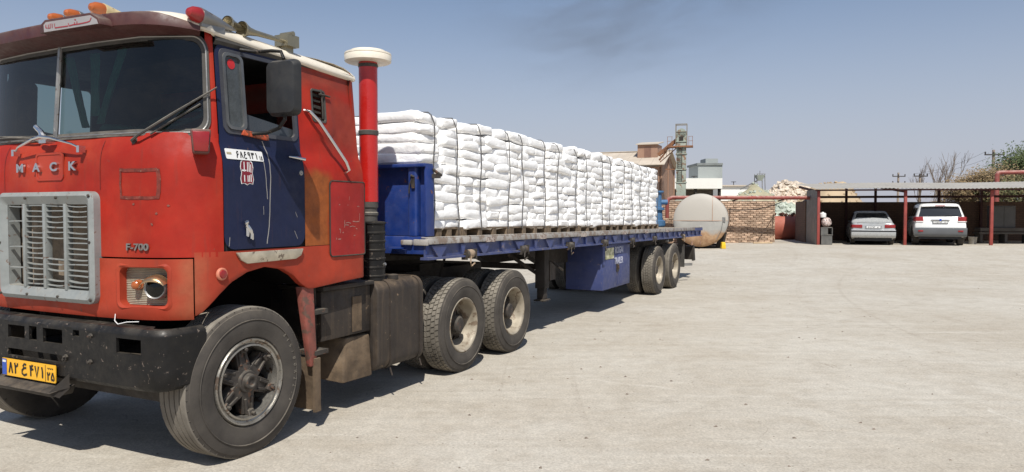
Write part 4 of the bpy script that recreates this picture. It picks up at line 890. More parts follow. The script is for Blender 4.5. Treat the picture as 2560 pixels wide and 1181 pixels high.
for sg in (1, -1):
    X = lambda v: v if sg > 0 else -2.52-v
    b = MB(); xx = sorted((X(-.03), X(.012))); dbox(b, xx[0], xx[1], 2.2, YE-.9, -.062, -.004); dbox(b, *sorted((X(-.08), X(.004))), 2.2, YE, -.004, .008); rail = b.build('side_rail', M['railwhite'], trailer, bevel=.004)
    b = MB(); dbox(b, *sorted((X(-.05), X(-.03))), 2.2, YE, -.19, -.06); dbox(b, *sorted((X(-.09), X(.0))), 2.2, YE, -.215, -.19); dbox(b, *sorted((X(-.03), X(.012))), YE-.9, YE, -.075, -.004); rb = b.build('rub_channel', M['railblue'], trailer)
    if sg < 0: continue
    y = 2.42; k = 0
    while y < YE-.05:
        b = MB(); w_ = .05 if k % 2 else .15
        b.hexa([Vector((x, y+dy, zt(y)+d)) for d, dd in ((-.19, .2), (-.076, 1)) for x, dy in ((-.03, -w_*dd), (-.002, -w_*dd), (-.002, w_*dd), (-.03, w_*dd))]); b.build('gusset', M['railblue'], rb)
        y += .46; k += 1
    for y in (3.02, 4.35, 5.9, 7.4, 8.9, 10.4, 12.9):   # webbing winches hung below the rail
        z = zt(y)-.185; b = MB(); b.box(-.05, .02, y-.10, y-.085, z-.06, z+.05); b.box(-.05, .03, y+.085, y+.10, z-.06, z+.05); b.tube([(-.01, y-.14, z), (-.01, y+.12, z)], .014, 8); b.lathe([(-.07, .03), (-.06, .045), (.06, .047), (.07, .03)], (-.01, y, z), 'y', 14); wn = b.build('winch', M['castiron'], trailer, 40)
        b = MB(); b.lathe([(-.05, .046), (-.02, .050), (.03, .049), (.05, .046)], (-.01, y, z), 'y', 14); b.tube([(.03, y-.03, z-.02), (.035, y-.05, z-.09), (.02, y-.01, z-.13), (.03, y+.05, z-.10)], .008, 5); b.build('webbing_roll', M['castiron'] if int(y*10) % 3 else M['rope'], wn, 40)
    for y in (3.35, 4.8, 6.3, 8.3, 9.7, 11.3): 
        b = MB(); b.hexa([Vector((x, yy, zt(yy)+d)) for d in (-.068, -.014) for x, yy in ((.012, y), (.0155, y), (.0155, y+.22), (.012, y+.22))]); b.build('rust_patch', pm('rust_patch%d' % int(y*10), S(118,92,82), .8, var=.4, vscale=30, bump=.3, chips=.25, chipcol=S(180,170,160), chipscale=30), rail)
# headboard
b = MB(); b.box(-2.50, -.03, 2.285, 2.31, 1.46, 2.15); hb = b.build('headboard', M['blue'], trailer, bevel=.004)
b = MB(); b.box(-2.515, -.02, 2.175, 2.33, 2.135, 2.17); b.build('top_rail', M['blue'], hb, bevel=.008)
for x0, x1 in ((-.245, -.135), (-1.02, -.91), (-1.62, -1.51), (-2.385, -2.275)):
    b = MB(); b.prism(rrect(x0, x1, 2.205, 2.30, .03, 4), lambda p: Vector((p[0], p[1], 1.465)), lambda p: Vector((p[0], p[1], 2.134))); b.build('post', M['blue'], hb, 40)
for x in (-.032, -2.5):
    b = MB(); b.hexa([Vector((x+dx, y, z)) for z, y0, y1 in ((1.46, 2.20, 2.345), (2.15, 2.20, 2.335)) for dx, y in ((-.01, y0), (.014, y0), (.014, y1), (-.01, y1))]); b.build('end_plate', M['blue'], hb, bevel=.004)
b = MB(); b.tube([(-.19, 2.20, 2.055), (-.17, 2.17, 2.05), (-.15, 2.19, 2.04)], .012, 6); b.hexa([Vector(p) for p in ((-.18,2.185,1.93),(-.145,2.185,1.93),(-.145,2.198,1.93),(-.18,2.198,1.93),(-.19,2.185,2.04),(-.15,2.185,2.05),(-.15,2.198,2.05),(-.19,2.198,2.04))]); b.tube([(-.17,2.185,2.03),(-.20,2.18,1.96),(-.205,2.18,1.88)], .007, 5); b.build('latch', M['castiron'], hb)
b = MB(); b.box(-.035, .035, 2.30, 2.38, 2.03, 2.07); b.tube([(-.02,2.32,2.12),(.02,2.35,2.08),(.03,2.40,2.06)], .016, 6); b.build('hook', M['castiron'], hb)
b = MB(); b.box(-2.52, -.025, 2.205, 2.26, 1.285, 1.458); fas = b.build('front_fascia', M['blue'], trailer, bevel=.006)
b = MB(); b.box(-.30, -.17, 2.165, 2.203, 1.375, 1.425); b.build('step_block', M['railwhite'], fas, bevel=.01)
b = MB(); b.box(-.155, .012, 2.17, 2.203, 1.372, 1.432); b.build('corner_block', M['railwhite'], fas, bevel=.01)
b = MB(); b.box(-.42, -.28, 2.14, 2.204, 1.335, 1.352); b.hexa([Vector(p) for p in ((-.32,2.19,1.29),(-.26,2.19,1.29),(-.26,2.204,1.29),(-.32,2.204,1.29),(-.36,2.15,1.33),(-.24,2.15,1.33),(-.24,2.204,1.33),(-.36,2.204,1.33))]); b.build('bracket', M['blue'], fas)
# chassis beams, cross members
for x in (-.78, -1.74):
    b = MB(); b.hexa([Vector(p) for p in ((x-.07,2.3,1.19),(x+.07,2.3,1.19),(x+.07,5.9,1.09),(x-.07,5.9,1.09),(x-.07,2.3,1.27),(x+.07,2.3,1.27),(x+.07,5.9,1.22),(x-.07,5.9,1.22))])
    b.hexa([Vector(p) for p in ((x-.07,5.9,1.09),(x+.07,5.9,1.09),(x+.07,6.6,.86),(x-.07,6.6,.86),(x-.07,5.9,1.21),(x+.07,5.9,1.21),(x+.07,6.6,1.2),(x-.07,6.6,1.2))])
    b.hexa([Vector(p) for p in ((x-.07,6.6,.86),(x+.07,6.6,.86),(x+.07,14.3,.82),(x-.07,14.3,.82),(x-.07,6.6,1.195),(x+.07,6.6,1.195),(x+.07,14.3,1.11),(x-.07,14.3,1.11))]); b.build('main_beam', M['under'], trailer)
for k in range(22):
    y = 2.6+k*.57; b = MB(); b.box(-2.44, -.05, y-.04, y+.04, zt(y)-.20, zt(y)-.04); b.build('cross_member', M['under'], trailer)
# landing gear
for x in (-.31, -2.21):
    b = MB(); b.box(x-.075, x+.075, 5.52, 5.68, .62, 1.19); b.box(x-.055, x+.055, 5.54, 5.66, .46, .62); b.box(x-.09, x+.09, 5.50, 5.70, .44, .462); lg = b.build('landing_leg', M['under'], trailer, bevel=.008)
b = MB(); b.beam((-2.2,5.6,.92),(-.3,5.6,.92),.08); b.beam((-.75,5.4,1.1),(-.35,5.6,.80),.05); b.tube([(-.22,5.72,1.0),(-.12,5.74,.92),(-.12,5.9,.86)], .016, 6); b.box(-.42,-.24,5.72,5.92,.72,.98); b.build('landing_gear_box', M['dirtybrown'], trailer)
# tool box with sign writing
b = MB(); b.box(-.745, -.085, 7.55, 9.03, .395, 1.15); tb = b.build('tool_box', M['toolblue'], trailer, bevel=.01)
b = MB(); b.box(-.0848, -.079, 8.30, 9.01, .43, 1.12); td = b.build('tool_box_door', M['toolblue'], tb, bevel=.003)
b = MB(); b.tube([(-.08,8.28,.78),(-.05,8.28,.78),(-.05,8.28,.70)], .014, 6); b.box(-.08,-.065,8.24,8.34,.66,.80); b.build('lock', M['castiron'], tb)
faded = pm('faded_lettering', S(188,190,205), .7, var=.15, chips=.13, chipcol=S(98,106,165), chipscale=14)
for txt, y, z, sz in (('ROGAI', 8.16, .985, .16), ('TRAILER', 8.13, .80, .16)):
    me = text_mesh(txt, sz, .0015, 'lettering', 'LEFT', .92 if txt == 'ROGAI' else .80, .003); me.materials.append(faded); link('lettering', me, tb, (-.0765, y, z), (R(90), 0, R(90)))
b = MB(); b.box(-.0845, -.078, 7.66, 8.10, .905, 1.09); b.build('old_plate', pm('old_plate', S(206,202,170), .7, var=.1, vscale=12, chips=.22, chipcol=S(150,150,110), chipscale=9), tb)
# wheels, axles, suspension
for y, kd in ((10.86, 'block'), (12.20, 'rib')):
    wheel(trailer, 0, y, .50, kd); wheel(trailer, -2.52, y, .50, kd, True)
    b = MB(); b.tube([(-2.3, y, .5), (-.2, y, .5)], .075, 10); b.build('axle', M['under'], trailer)
    for x in (-.78, -1.74):
        b = MB(); P = [(x, y-.5, .70), (x, y-.2, .62), (x, y, .60), (x, y+.2, .62), (x, y+.5, .70)]; b.tube(P, .05, 6); b.beam((x, y-.62, .9), (x, y-.55, .66), .10); b.build('spring', M['under'], trailer)
b = MB(); b.box(-.46, -.40, 9.2, 13.6, .98, 1.12); b.box(-.62, -.42, 9.15, 9.22, .7, 1.1); b.build('mud_shield', M['under'], trailer)
b = MB(); b.box(-.62, -.04, 13.20, 13.225, .40, .93); b.build('rear_mud_flap', M['rubber'], trailer)
b = MB(); b.box(-2.40, -.12, 14.42, 14.56, .50, .82); b.box(-.9,-.76,14.2,14.45,.5,1.1); b.box(-1.76,-1.62,14.2,14.45,.5,1.1); b.hexa([Vector(p) for p in ((-.13,14.40,.47),(-.08,14.40,.47),(-.08,14.62,.47),(-.13,14.62,.47),(-.13,14.42,.86),(-.08,14.42,.86),(-.08,14.50,.86),(-.13,14.50,.86))]); rbm = b.build('rear_bumper', M['under'], trailer, bevel=.012)
b = MB(); b.box(-.55, -.20, 14.565, 14.60, .56, .74); b.build('tail_lamp', pm('tail_dirty', S(120,100,86), .6, var=.3), rbm, bevel=.01)
b = MB(); b.beam((-.35,13.5,.42),(-.02,13.9,.42),.06); b.beam((-.3,13.6,.42),(-.3,13.6,.9),.05); b.build('chock_bar', M['dullsteel'], trailer)
b = MB(); b.lathe([(-.02, .03), (.03, .03), (.035, 0)], (-.05, 11.6, 1.08), 'x', 12); b.build('side_lamp', M['dullsteel'], trailer)
b = MB(); b.tube([(-1.0,1.55,1.05),(-.95,1.8,.98),(-.9,2.1,1.02),(-.85,2.35,1.2)], .018, 6); b.build('air_hose', M['rubber'], trailer)
b = MB(); b.beam((-.62,3.55,1.25),(-.70,3.5,.92),.03); b.build('support_stay', M['under'], trailer)
# ---------------------------------------------------------------- pallets and sacks
MW = Matrix.Translation(ORG) @ Matrix.Rotation(-TH, 4, 'Z')
def tw(p): return MW @ Vector(p)
ORD = ['first','second','third','fourth','fifth','sixth','seventh','eighth','ninth','tenth','eleventh','twelfth','thirteenth','fourteenth','fifteenth','sixteenth']
wood = pm('pallet_wood', S(112,96,78), .85, var=.35, vscale=9, bump=.4, bscale=40, rand=.15, dust=.3)
def make_pallet(L, label, x1=-.17, y0=0):
    p = empty('pallet', tw((x1, y0, zt(y0)+.008)), -TH); p.rotation_euler = (R(.66)*0, 0, -TH); tag(p, label, 'pallet', 'wooden pallets under the sacks')
    nb = 4
    for i in range(nb):
        b = MB(); y = (L-.09)*i/(nb-1); b.box(-1.1, 0, y, y+.09, -.0115*y-.012, .070-.0115*y)
        b.build('stringer', wood, p, bevel=.003, seg=1)
    for i in range(7):
        b = MB(); x = -1.1+i*.167; b.hexa([Vector((xx, yy, .0705+d-.0115*yy)) for d in (0, .02) for xx, yy in ((x, 0), (x+.10, 0), (x+.10, L), (x, L))]); b.build('deck_board', wood, p)
    return p
UN = [(2.44, .69)]+[(3.16+1.178*i, 1.145) for i in range(7)]
for i, (y0, L) in enumerate(UN):
    make_pallet(L, 'wooden pallet under the %s stack of sacks from the cab' % (ORD[i] if i < 7 else 'rearmost'), -.175, y0)
rk = random.Random(11)
def sack_mesh(name, lx, ly, lz, seed):
    """filled paper-plastic sack: long axis x; flattened pillow with creased, folded ends"""
    nu, nv = 36, 13; b = MB(); P = []; off = Vector((seed*7.3, seed*3.1, seed*1.7))
    sp = lambda v, e: math.copysign(abs(v)**e, v)
    for i in range(nu):
        t = 2*math.pi*i/nu; row = []
        for j in range(nv):
            f = -math.pi/2+math.pi*j/(nv-1); cf, sf = sp(math.cos(f), .26), sp(math.sin(f), .42)
            x = sp(math.cos(t), .30)*cf; y = sp(math.sin(t), .34)*cf; z = sf
            e = max(0, (abs(x)-.55)/.45); ey = max(0, (abs(y)-.6)/.4)
            z *= 1-.24*e*e-.07*ey*ey; z *= 1+.10*math.sin(x*2.3+seed)*.6
            p = Vector((x*lx/2, y*ly/2*(1+.035*e), z*lz/2))
            q = Vector((p.x*5.2, p.y*5.2, p.z*7.0))+off
            n1 = noise.noise(q); n2 = abs(noise.noise(q*2.3)); n3 = abs(noise.noise(q*4.9+off))
            d = .012*n1-.019*n2-.014*n3
            nrm = Vector((x**3*.6, y**3*.6, z)).normalized(); p += nrm*d
            p.z += .009*math.sin(p.x*4+seed*2)*math.cos(p.y*5+seed)
            # triangular end folds
            p.x += math.copysign(.014, x)*e*(1-abs(2*abs(y)-1))*math.cos(seed*3+y*3)
            row.append(p)
        P.append(row)
    b.grid(P, close_u=True); me = b.mesh(name, M['sack'], 38); return me
def sack_mat():
    m = NT('white_sack_cloth'); v = m.mapped(); oi = m.n('ShaderNodeObjectInfo')
    add = m.n('ShaderNodeVectorMath', operation='MULTIPLY_ADD'); m.L(oi.outputs['Random'], add.inputs[0]); add.inputs[1].default_value = (31, 17, 11); m.L(v, add.inputs[2]); vv = add.outputs[0]
    c = m.mix(m.ramp(m.noise(vv, 5, 5, .6), .35, .75), S(249,248,246), S(240,238,234))
    c = m.mix(m.ramp(m.noise(vv, 2.1, 3), .62, .8, 0, .35), c, S(200,188,170))
    m.L(c, m.b.inputs['Base Color']); m.b.inputs['Roughness'].default_value = .55; m.b.inputs['Specular IOR Level'].default_value = .3
    sv = m.n('ShaderNodeMapping'); sv.inputs['Scale'].default_value = (1, 1.2, 2.2); m.L(vv, sv.inputs[0])
    n_ = m.n('ShaderNodeTexNoise', noise_type='RIDGED_MULTIFRACTAL'); m.L(sv.outputs[0], n_.inputs['Vector']); n_.inputs['Scale'].default_value = 5; n_.inputs['Detail'].default_value = 3
    m.bump(m.math('ADD', n_.outputs['Fac'], m.math('MULTIPLY', m.noise(vv, 22, 4, .6), .7)), .75, .014)
    return m.m
M['sack'] = sack_mat()
LZ = .142
mL = [sack_mesh('sack_long', .62, .42, LZ, k) for k in range(7)]     # long side along local x
mE = [sack_mesh('sack_end', .62, .36, LZ, 20+k) for k in range(6)]
def ordl(k, n): return 'top' if k == 0 else ('bottom' if k == n-1 else ORD[k])
far = MB()
NL = 12; pitch = .0962
PAT = [[('L',.6),('E',.285),('E',.26)],[('E',.39),('E',.37),('E',.385)],[('L',.585),('L',.56)],[('E',.28),('L',.6),('E',.265)],[('E',.275),('E',.27),('L',.6)],[('L',.62),('E',.525)]]
nsack = 0
def put_sack(kind, yc, w_, z, tilt, label, xout=None, depth=.62):
    """kind L: long side along the trailer; E: end faces out"""
    me = rk.choice(mL if kind in 'LX' else mE); o = bpy.data.objects.new('sack', me); scene.collection.objects.link(o)
    xo = -.165+rk.uniform(-.022, .018) if xout is None else xout
    if kind == 'L': c0 = (xo-.21, yc, z); sc = (w_/.59, 1, 1); yaw = math.pi/2
    elif kind == 'E': c0 = (xo-.31, yc, z); sc = (1, w_/.335, 1); yaw = 0
    else: c0 = (xo-.31, yc, z); sc = (depth/.60, w_/.40, 1); yaw = 0
    o.location = tw(c0); o.scale = (sc[0], sc[1], rk.uniform(.93, 1.06))
    o.rotation_euler = (tilt if kind != 'L' else rk.uniform(-.04, .04), rk.uniform(-.03, .03) if kind != 'L' else tilt, -TH+yaw+rk.uniform(-.035, .035)+(math.pi if rk.random() < .5 else 0))
    tag(o, label, 'sack', 'white sacks stacked on the trailer'); return o
for ui, (y0, L) in enumerate(UN):
    lean = rk.uniform(-.022, .016); last = -1
    stack = 'foremost stack' if ui == 0 else ('rearmost stack' if ui == 7 else '%s stack from cab' % ORD[ui])
    for k in range(NL):
        li = NL-1-k
        if ui == 0: pat = [('E',.37),('E',.31)] if (k % 2 == 0 or k > 6) else [('L',.67)]
        else:
            ch = [i for i in range(len(PAT)) if i != last]; last = rk.choice(ch); pat = list(PAT[last])
            if rk.random() < .5: pat.reverse()
        tot = sum(p[1] for p in pat); y = y0+(L-tot)/2+.0*lean; n_ = len(pat)
        for q, (kd, w_) in enumerate(pat):
            yc = y+w_/2; y += w_
            z = zt(yc)+.074+.054+pitch*k+rk.uniform(-.006, .006)+(.02*math.sin((yc-y0)/L*math.pi)+rk.uniform(-.004, .022) if li == 0 else 0)
            pos = 'alone in its layer' if n_ == 1 else (('nearest cab' if q == 0 else ('farthest from cab' if q == n_-1 else 'mid layer')))
            lab = 'white sack, %s layer%s, %s, %s' % (ordl(li, NL), '' if li in (0, NL-1) else ' from top', stack, pos)
            xo = -.165+rk.uniform(-.02, .016)+lean
            yy = yc
            if ui == 0 and k > 6: yy = yc-.10*(q == 0)-.04
            put_sack(kd if not (ui == 0 and k > 6 and q == 0) else 'X', yy, w_, z, rk.uniform(-.05, .05)*(2.6 if li == 0 else 1.2), lab, xo, .66); nsack += 1
    # the half of the load behind, as one mass
    for k in range(NL):
        for row in (-.98, -1.55, -2.08):
            yy = y0
            while yy < y0+L-.2:
                w_ = .40; me = rk.choice(mE); M4 = Matrix.Translation((row, yy+w_/2, zt(yy)+.06+.0965*k)) @ Matrix.Diagonal((.92, w_/.345, 1, 1))
                if k == 0 or k == NL-1 or row < -2 or ui in (0, 7): far.add([M4 @ v.co for v in me.vertices], [tuple(f.vertices) for f in me.polygons])
                yy += w_
for k in range(7, NL):   # front row seen over the headboard
    for q, x in enumerate((-.86, -1.50)):
        z = zt(2.5)+.074+.054+pitch*k+rk.uniform(-.006, .006)
        put_sack('X', 2.50, .40, z, rk.uniform(-.03, .03), 'white sack over the headboard, %s layer%s, %s from the rail' % (ordl(NL-1-k, NL), '' if k == NL-1 else ' from top', ('second', 'third')[q]), x, .64); nsack += 1
fo = far.build('sack_pile', M['sack'], None, 38, loc=ORG, rot=(0, 0, -TH), fix=False)
tag(fo, 'mass of white sacks on the far half of the trailer load', 'sacks', kind='stuff')
# straps round the stacks
strapm = pm('strap_grey', S(82,80,78), .6, var=.15)
SY = [2.50, 2.97, 3.50, 4.20, 4.58, 5.29, 5.75, 6.44, 6.88, 7.66, 8.05, 8.82, 9.27, 9.85, 10.40, 11.10]
for i, y in enumerate(SY):
    b = MB(); zb = zt(y)+.07; ztop = zt(y)+.080+pitch*NL+.030; P = []
    for t in lin(0, 1, 14): P.append(Vector((-.128+.010*math.sin(t*9+i)-(.03 if t > .95 else 0), y+.018*math.sin(t*3+i*1.7)+rk.uniform(-.004, .004), zb+(ztop-zb-.03)*t)))
    P += [Vector((-.19, y, ztop)), Vector((-.5, y+.01, ztop+.02)), Vector((-1.15, y, ztop+.01))]
    b.tube(P, .0065, 5); o = b.build('strap', strapm, None, 40, loc=ORG, rot=(0, 0, -TH))
    tag(o, 'thin grey strap over the sacks, %s strap from the cab' % (ORD[i] if i < 15 else 'last'), 'strap', 'straps binding the sack stacks')
# ================================================================ BACKGROUND OF THE YARD (world axes)
brickm = pm('sunlit_brick', S(186,158,134), .9, var=.32, vscale=3, bump=.5, bscale=60, rand=.34, chips=.08, chipcol=S(214,196,172), chipscale=10)
mortar = pm('mortar', S(118,96,80), .95, var=.25, vscale=8, bump=.5, bscale=30)
redpipe = pm('oxide_red', S(136,58,50), .6, var=.2, vscale=4, bump=.15, dust=.6, dustcol=S(200,180,165), chips=.06, chipcol=S(96,60,48))
# --- brick wall
A, B_ = Vector((6.35, 32.5, 0)), Vector((12.22, 33.1, 0)); wd = (B_-A); WL = wd.length; wall = empty('brick_wall', (A.x, A.y, .20), math.atan2(wd.y, wd.x))
tag(wall, 'low sunlit brick wall beside the storage tank', 'wall', kind='thing')
b = MB(); b.box(0, WL-.005, .012, .21, 0, 1.985); b.build('mortar_core', mortar, wall)
rw = random.Random(4); bmeshes = []
for k in range(6):
    b = MB(); j = lambda: rw.uniform(-.010, .010)
    b.hexa([Vector((x+j(), y, z+j()*.7)) for z in (0, .072) for x, y in ((0, -.014+j()*1.2), (.255, -.014+j()*1.2), (.255, .10), (0, .10))]); bmeshes.append(b.mesh('brick', brickm, 0, bevel=.005, seg=1))
rest = MB(); nb = 0
for r_ in range(21):
    x = -.14 if r_ % 2 else 0; z = .012+r_*.0940
    while x < WL-.02:
        L_ = min(.255, WL-x); x0 = max(x, 0); L_ = x+.255-x0 if x < 0 else L_
        seen = x > WL-2.55 or (.45 < x < 1.5 and r_ > 8)
        if seen and nb < 300:
            o = link('brick', rw.choice(bmeshes), wall, (x0, rw.uniform(-.012, .008), z+rw.uniform(-.006, .006))); o.scale = (L_/.255, 1, rw.uniform(.95, 1.06)); nb += 1
        else:
            rest.hexa([Vector((xx, yy, zz)) for zz in (z, z+.072) for xx, yy in ((x0, -.012), (x0+L_, -.012), (x0+L_, .10), (x0, .10))])
        x += .278
tag(rest.build('brick_courses', brickm, wall, 0), kind='stuff')
b = MB(); b.box(-.0, WL, -.02, .22, 1.985, 2.01); b.build('coping', pm('coping_dust', S(196,178,156), .9), wall, bevel=.006)
# --- horizontal storage tank
TC = at(1751, 551, 28.2); TA = R(17.5); tank = empty('storage_tank', (TC.x, TC.y, TC.z), -TA)
tag(tank, 'large pale horizontal storage tank with rust stained belly behind trailer end', 'tank')
def tank_mat():
    m = NT('tank_paint'); v = m.mapped(); z = m.sepz(v)
    c = m.mix(m.ramp(m.noise(v, 1.2, 5), .35, .7), S(170,168,161), S(154,152,146))
    c = m.mix(m.ramp(z, -.05, .0), c, S(174,168,158))   # upper plates a shade warmer, welded joint
    zz = m.math('ADD', z, m.math('MULTIPLY', m.math('SUBTRACT', m.noise(v, 1.6, 4), .5), .9))
    c = m.mix(m.ramp(zz, -.62, -.35, .95, 0), c, m.mix(m.ramp(m.noise(v, 5, 6, .7), .3, .7), S(150,112,78), S(186,152,116)))
    c = m.mix(m.ramp(m.noise(v, 9, 7, .7), .66, .72, 0, .5), c, S(140,104,80))
    m.L(c, m.b.inputs['Base Color']); m.b.inputs['Roughness'].default_value = .6; m.bump(m.noise(v, 2, 3), .2, .05); return m.m
M['tankpaint'] = tank_mat(); RT = 1.04
b = MB(); pr = [(-.16, 0), (-.155, .25), (-.135, .55), (-.10, .80), (-.05, .96), (0, RT), (.02, RT+.012), (.04, RT), (3.6, RT), (3.75, .8), (3.8, 0)]
b.lathe(pr, (0,0,0), 'y', 64); b.build('shell', M['tankpaint'], tank, 40)
seam = pm('weld_seam', S(168,130,104), .8)
dome = lambda x, z: -.16+.16*((x*x+z*z)/RT**2)**1.6
for pts in ([(x, -.02) for x in lin(-RT+.01, RT-.01, 24)], [(.46, z) for z in lin(-.02, .93, 12)]):
    b = MB(); b.tube([(x, dome(x, z)-.006, z) for x, z in pts], .009, 5); b.build('weld_seam', seam, tank)
b = MB(); b.box(.83, .95, -.10, -.03, -.06, .12); b.tube([(.86, -.09, .0), (.80, -.12, -.4), (.6, -.15, -.75)], .010, 5); b.build('gauge_box', M['dullsteel'], tank)
b = MB(); b.lathe([(-.19, .0), (-.19, .035), (-.15, .05)], (0, 0, -.25), 'y', 12, close=False); b.build('centre_boss', M['tankpaint'], tank)
b = MB(); b.tube([(-.3,-.12,-.85),(-.3,-.28,-.86),(-.3,-.30,-.98)], .035, 8); b.tube([(.02,-.1,-.9),(.02,-.3,-.92)], .03, 8); b.tube([(.02,-.26,-.98),(.02,-.26,-.80)], .02, 6); b.build('valve', pm('valve', S(140,110,90), .6, .3, var=.3), tank)
for y in (.35, 2.9):
    b = MB()
    for s_ in (-1, 1): b.hexa([Vector((s_*x, yy, z)) for x0, x1, z in ((.55, .85, -1.18), (.70, .98, -.55)) for x, yy in ((x0, y), (x1, y), (x1, y+.14), (x0, y+.14))])
    b.box(-.8, .8, y, y+.14, -1.18, -1.05); b.build('saddle', M['under'], tank)
b = MB(); p0 = at(1808, 606, 28.0); b.hexa([Vector((p0.x+x, p0.y+y, gz(p0.x, p0.y)+z)) for z, w_ in ((0, .09), (.26, .065)) for x, y in ((-w_, -.1), (w_, -.1), (w_, .1), (-w_, .1))])
tag(b.build('canister', pm('yellow_plastic', S(226,186,40), .5, var=.1), bevel=.02), 'small yellow canister at the foot of the storage tank', 'canister')
p0 = at(1908, 607, 32.0); b = MB(); b.beam((p0.x-.45, p0.y, gz(p0.x, p0.y)+.03), (p0.x+.42, p0.y+.05, gz(p0.x, p0.y)+.035), .10, .06)
tag(b.build('timber', pm('old_timber', S(196,172,140), .9, var=.2), bevel=.01), 'short timber baulk lying before the brick wall', 'timber')
# --- red pipe along the wall and blue unit at its end
zP = 2.33; b = MB(); P0 = at(1668, 498, 31.6); P1 = at(2014, 497, 32.0)
b.tube([(P0.x, P0.y, 1.43), (P0.x, P0.y, zP-.22), (P0.x+.06, P0.y, zP-.07), (P0.x+.22, P0.y, zP), (9, 31.75, zP), (P1.x+.3, P1.y, zP)], .085, 12)
pipe = b.build('gas_pipe', redpipe, None, 50); tag(pipe, 'long red pipe running level above the brick wall', 'pipe')
for u in (1843, 1960):
    q_ = at(u, 500, 31.9); b = MB(); b.beam((q_.x, 31.9, zP-.08), (q_.x, 32.6, zP-.14), .05); b.build('pipe_bracket', M['under'], pipe)
b = MB(); c0 = at(1644, 540, 31.3); b.lathe([(.25, .24), (1.0, .24), (1.1, .34), (1.3, .34), (1.35, .22), (1.75, .20), (1.78, .30), (1.86, .30), (1.9, .18), (2.5, .17), (2.55, .26), (2.62, .26)], (c0.x, c0.y, 0), 'z', 20); b.tube([(c0.x, c0.y, 2.12), (c0.x+.42, c0.y, 2.12)], .12, 10)
tag(b.build('filter_unit', pm('unit_blue', S(66,104,140), .55, var=.15, chips=.07, chipcol=S(160,150,140)), None, 40), 'blue flanged filter column just behind the rear of the sacks', 'filter')
# --- cable sagging from the tank to the wall gap
b = MB(); a_, c_ = at(1822, 524, 28.4), at(1955, 505, 33.0); b.tube([a_.lerp(c_, t)+Vector((0, 0, -.16*4*t*(1-t))) for t in lin(0, 1, 12)], .018, 5)
tag(b.build('cable', M['ink']), 'black cable sagging across the brick wall from the tank', 'cable')
# --- red oxide tank behind the gap
b = MB(); b.lathe([(-.12, 0), (-.10, .3), (0, .61), (3.6, .61), (3.7, .3), (3.72, 0)], (12.3, 36.3, .88), 'x', 40)
rt = b.build('oxide_tank', pm('tank_oxide', S(158,84,66), .7, var=.15, vscale=1.5, bump=.1, streak=.2, streakcol=S(140,70,56), dust=.4, dustcol=S(190,130,110)), None, 40); tag(rt, 'red oxide tank seen through the gap right of the brick wall', 'tank')
b = MB(); rr2 = random.Random(8)
for i in range(40): x, r0 = rr2.uniform(12.6, 15.8), rr2.uniform(.04, .11); b.lathe([(-r0, 0), (-r0*.5, r0*.8), (r0*.4, r0), (r0, 0)], (x, 36.3+rr2.uniform(-.2, .2), 1.50+rr2.random()*.12), 'z', 6)
tag(b.build('rubble', pm('rubble_brown', S(92,66,54), .9, var=.4, vscale=2), None, 0), 'brown rubble heaped on top of the red oxide tank', 'rubble', kind='stuff')
# ================================================================ CARPORT
PH = R(12); CO = Vector((13.12, 30.5, .0)); cpt = empty('carport', CO, -PH); tag(cpt, 'open carport with corrugated roof on red posts, cars parked beneath', 'carport')
def cw(x, y, z=0): return Matrix.Translation(CO) @ Matrix.Rotation(-PH, 4, 'Z') @ Vector((x, y, z))
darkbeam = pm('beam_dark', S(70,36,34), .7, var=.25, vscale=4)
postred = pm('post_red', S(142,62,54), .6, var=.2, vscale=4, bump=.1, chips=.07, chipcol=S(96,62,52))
sheet = pm('roof_sheet', S(176,172,164), .6, .15, var=.1, vscale=1.2, bump=.1, dust=.5, streak=.15, streakcol=S(160,150,140))
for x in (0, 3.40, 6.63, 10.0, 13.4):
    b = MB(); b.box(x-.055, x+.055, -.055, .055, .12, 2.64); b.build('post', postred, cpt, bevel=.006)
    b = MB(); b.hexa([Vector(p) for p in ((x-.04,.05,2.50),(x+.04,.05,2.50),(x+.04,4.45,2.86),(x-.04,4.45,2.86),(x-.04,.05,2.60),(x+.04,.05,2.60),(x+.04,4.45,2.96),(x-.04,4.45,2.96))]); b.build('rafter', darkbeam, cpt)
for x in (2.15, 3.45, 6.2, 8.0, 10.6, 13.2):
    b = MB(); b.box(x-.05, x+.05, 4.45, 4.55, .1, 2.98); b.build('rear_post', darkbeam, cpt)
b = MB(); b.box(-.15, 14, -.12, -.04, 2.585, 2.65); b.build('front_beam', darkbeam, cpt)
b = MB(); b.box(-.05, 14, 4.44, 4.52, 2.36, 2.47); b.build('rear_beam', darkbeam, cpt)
b = MB(); nx = 14*26
P = []
for i in range(nx+1):
    x = -.12+14.2*i/nx; s_ = .016*math.sin(i/nx*14.2/.155*2*math.pi)
    P.append([(x, y, 2.665+(y+.3)*.083+s_+.02*math.sin(x*.9+y)) for y in (-.30, 1.2, 2.8, 4.75)])
b.grid(P); b.build('corrugated_roof', sheet, cpt, 60)
b = MB(); b.box(-.07, -.045, .0, 2.25, .12, 2.66); b.build('side_sheet', pm('grey_sheet', S(112,114,112), .6, .1, var=.08, vscale=1, streak=.2, streakcol=S(120,118,112)), cpt)
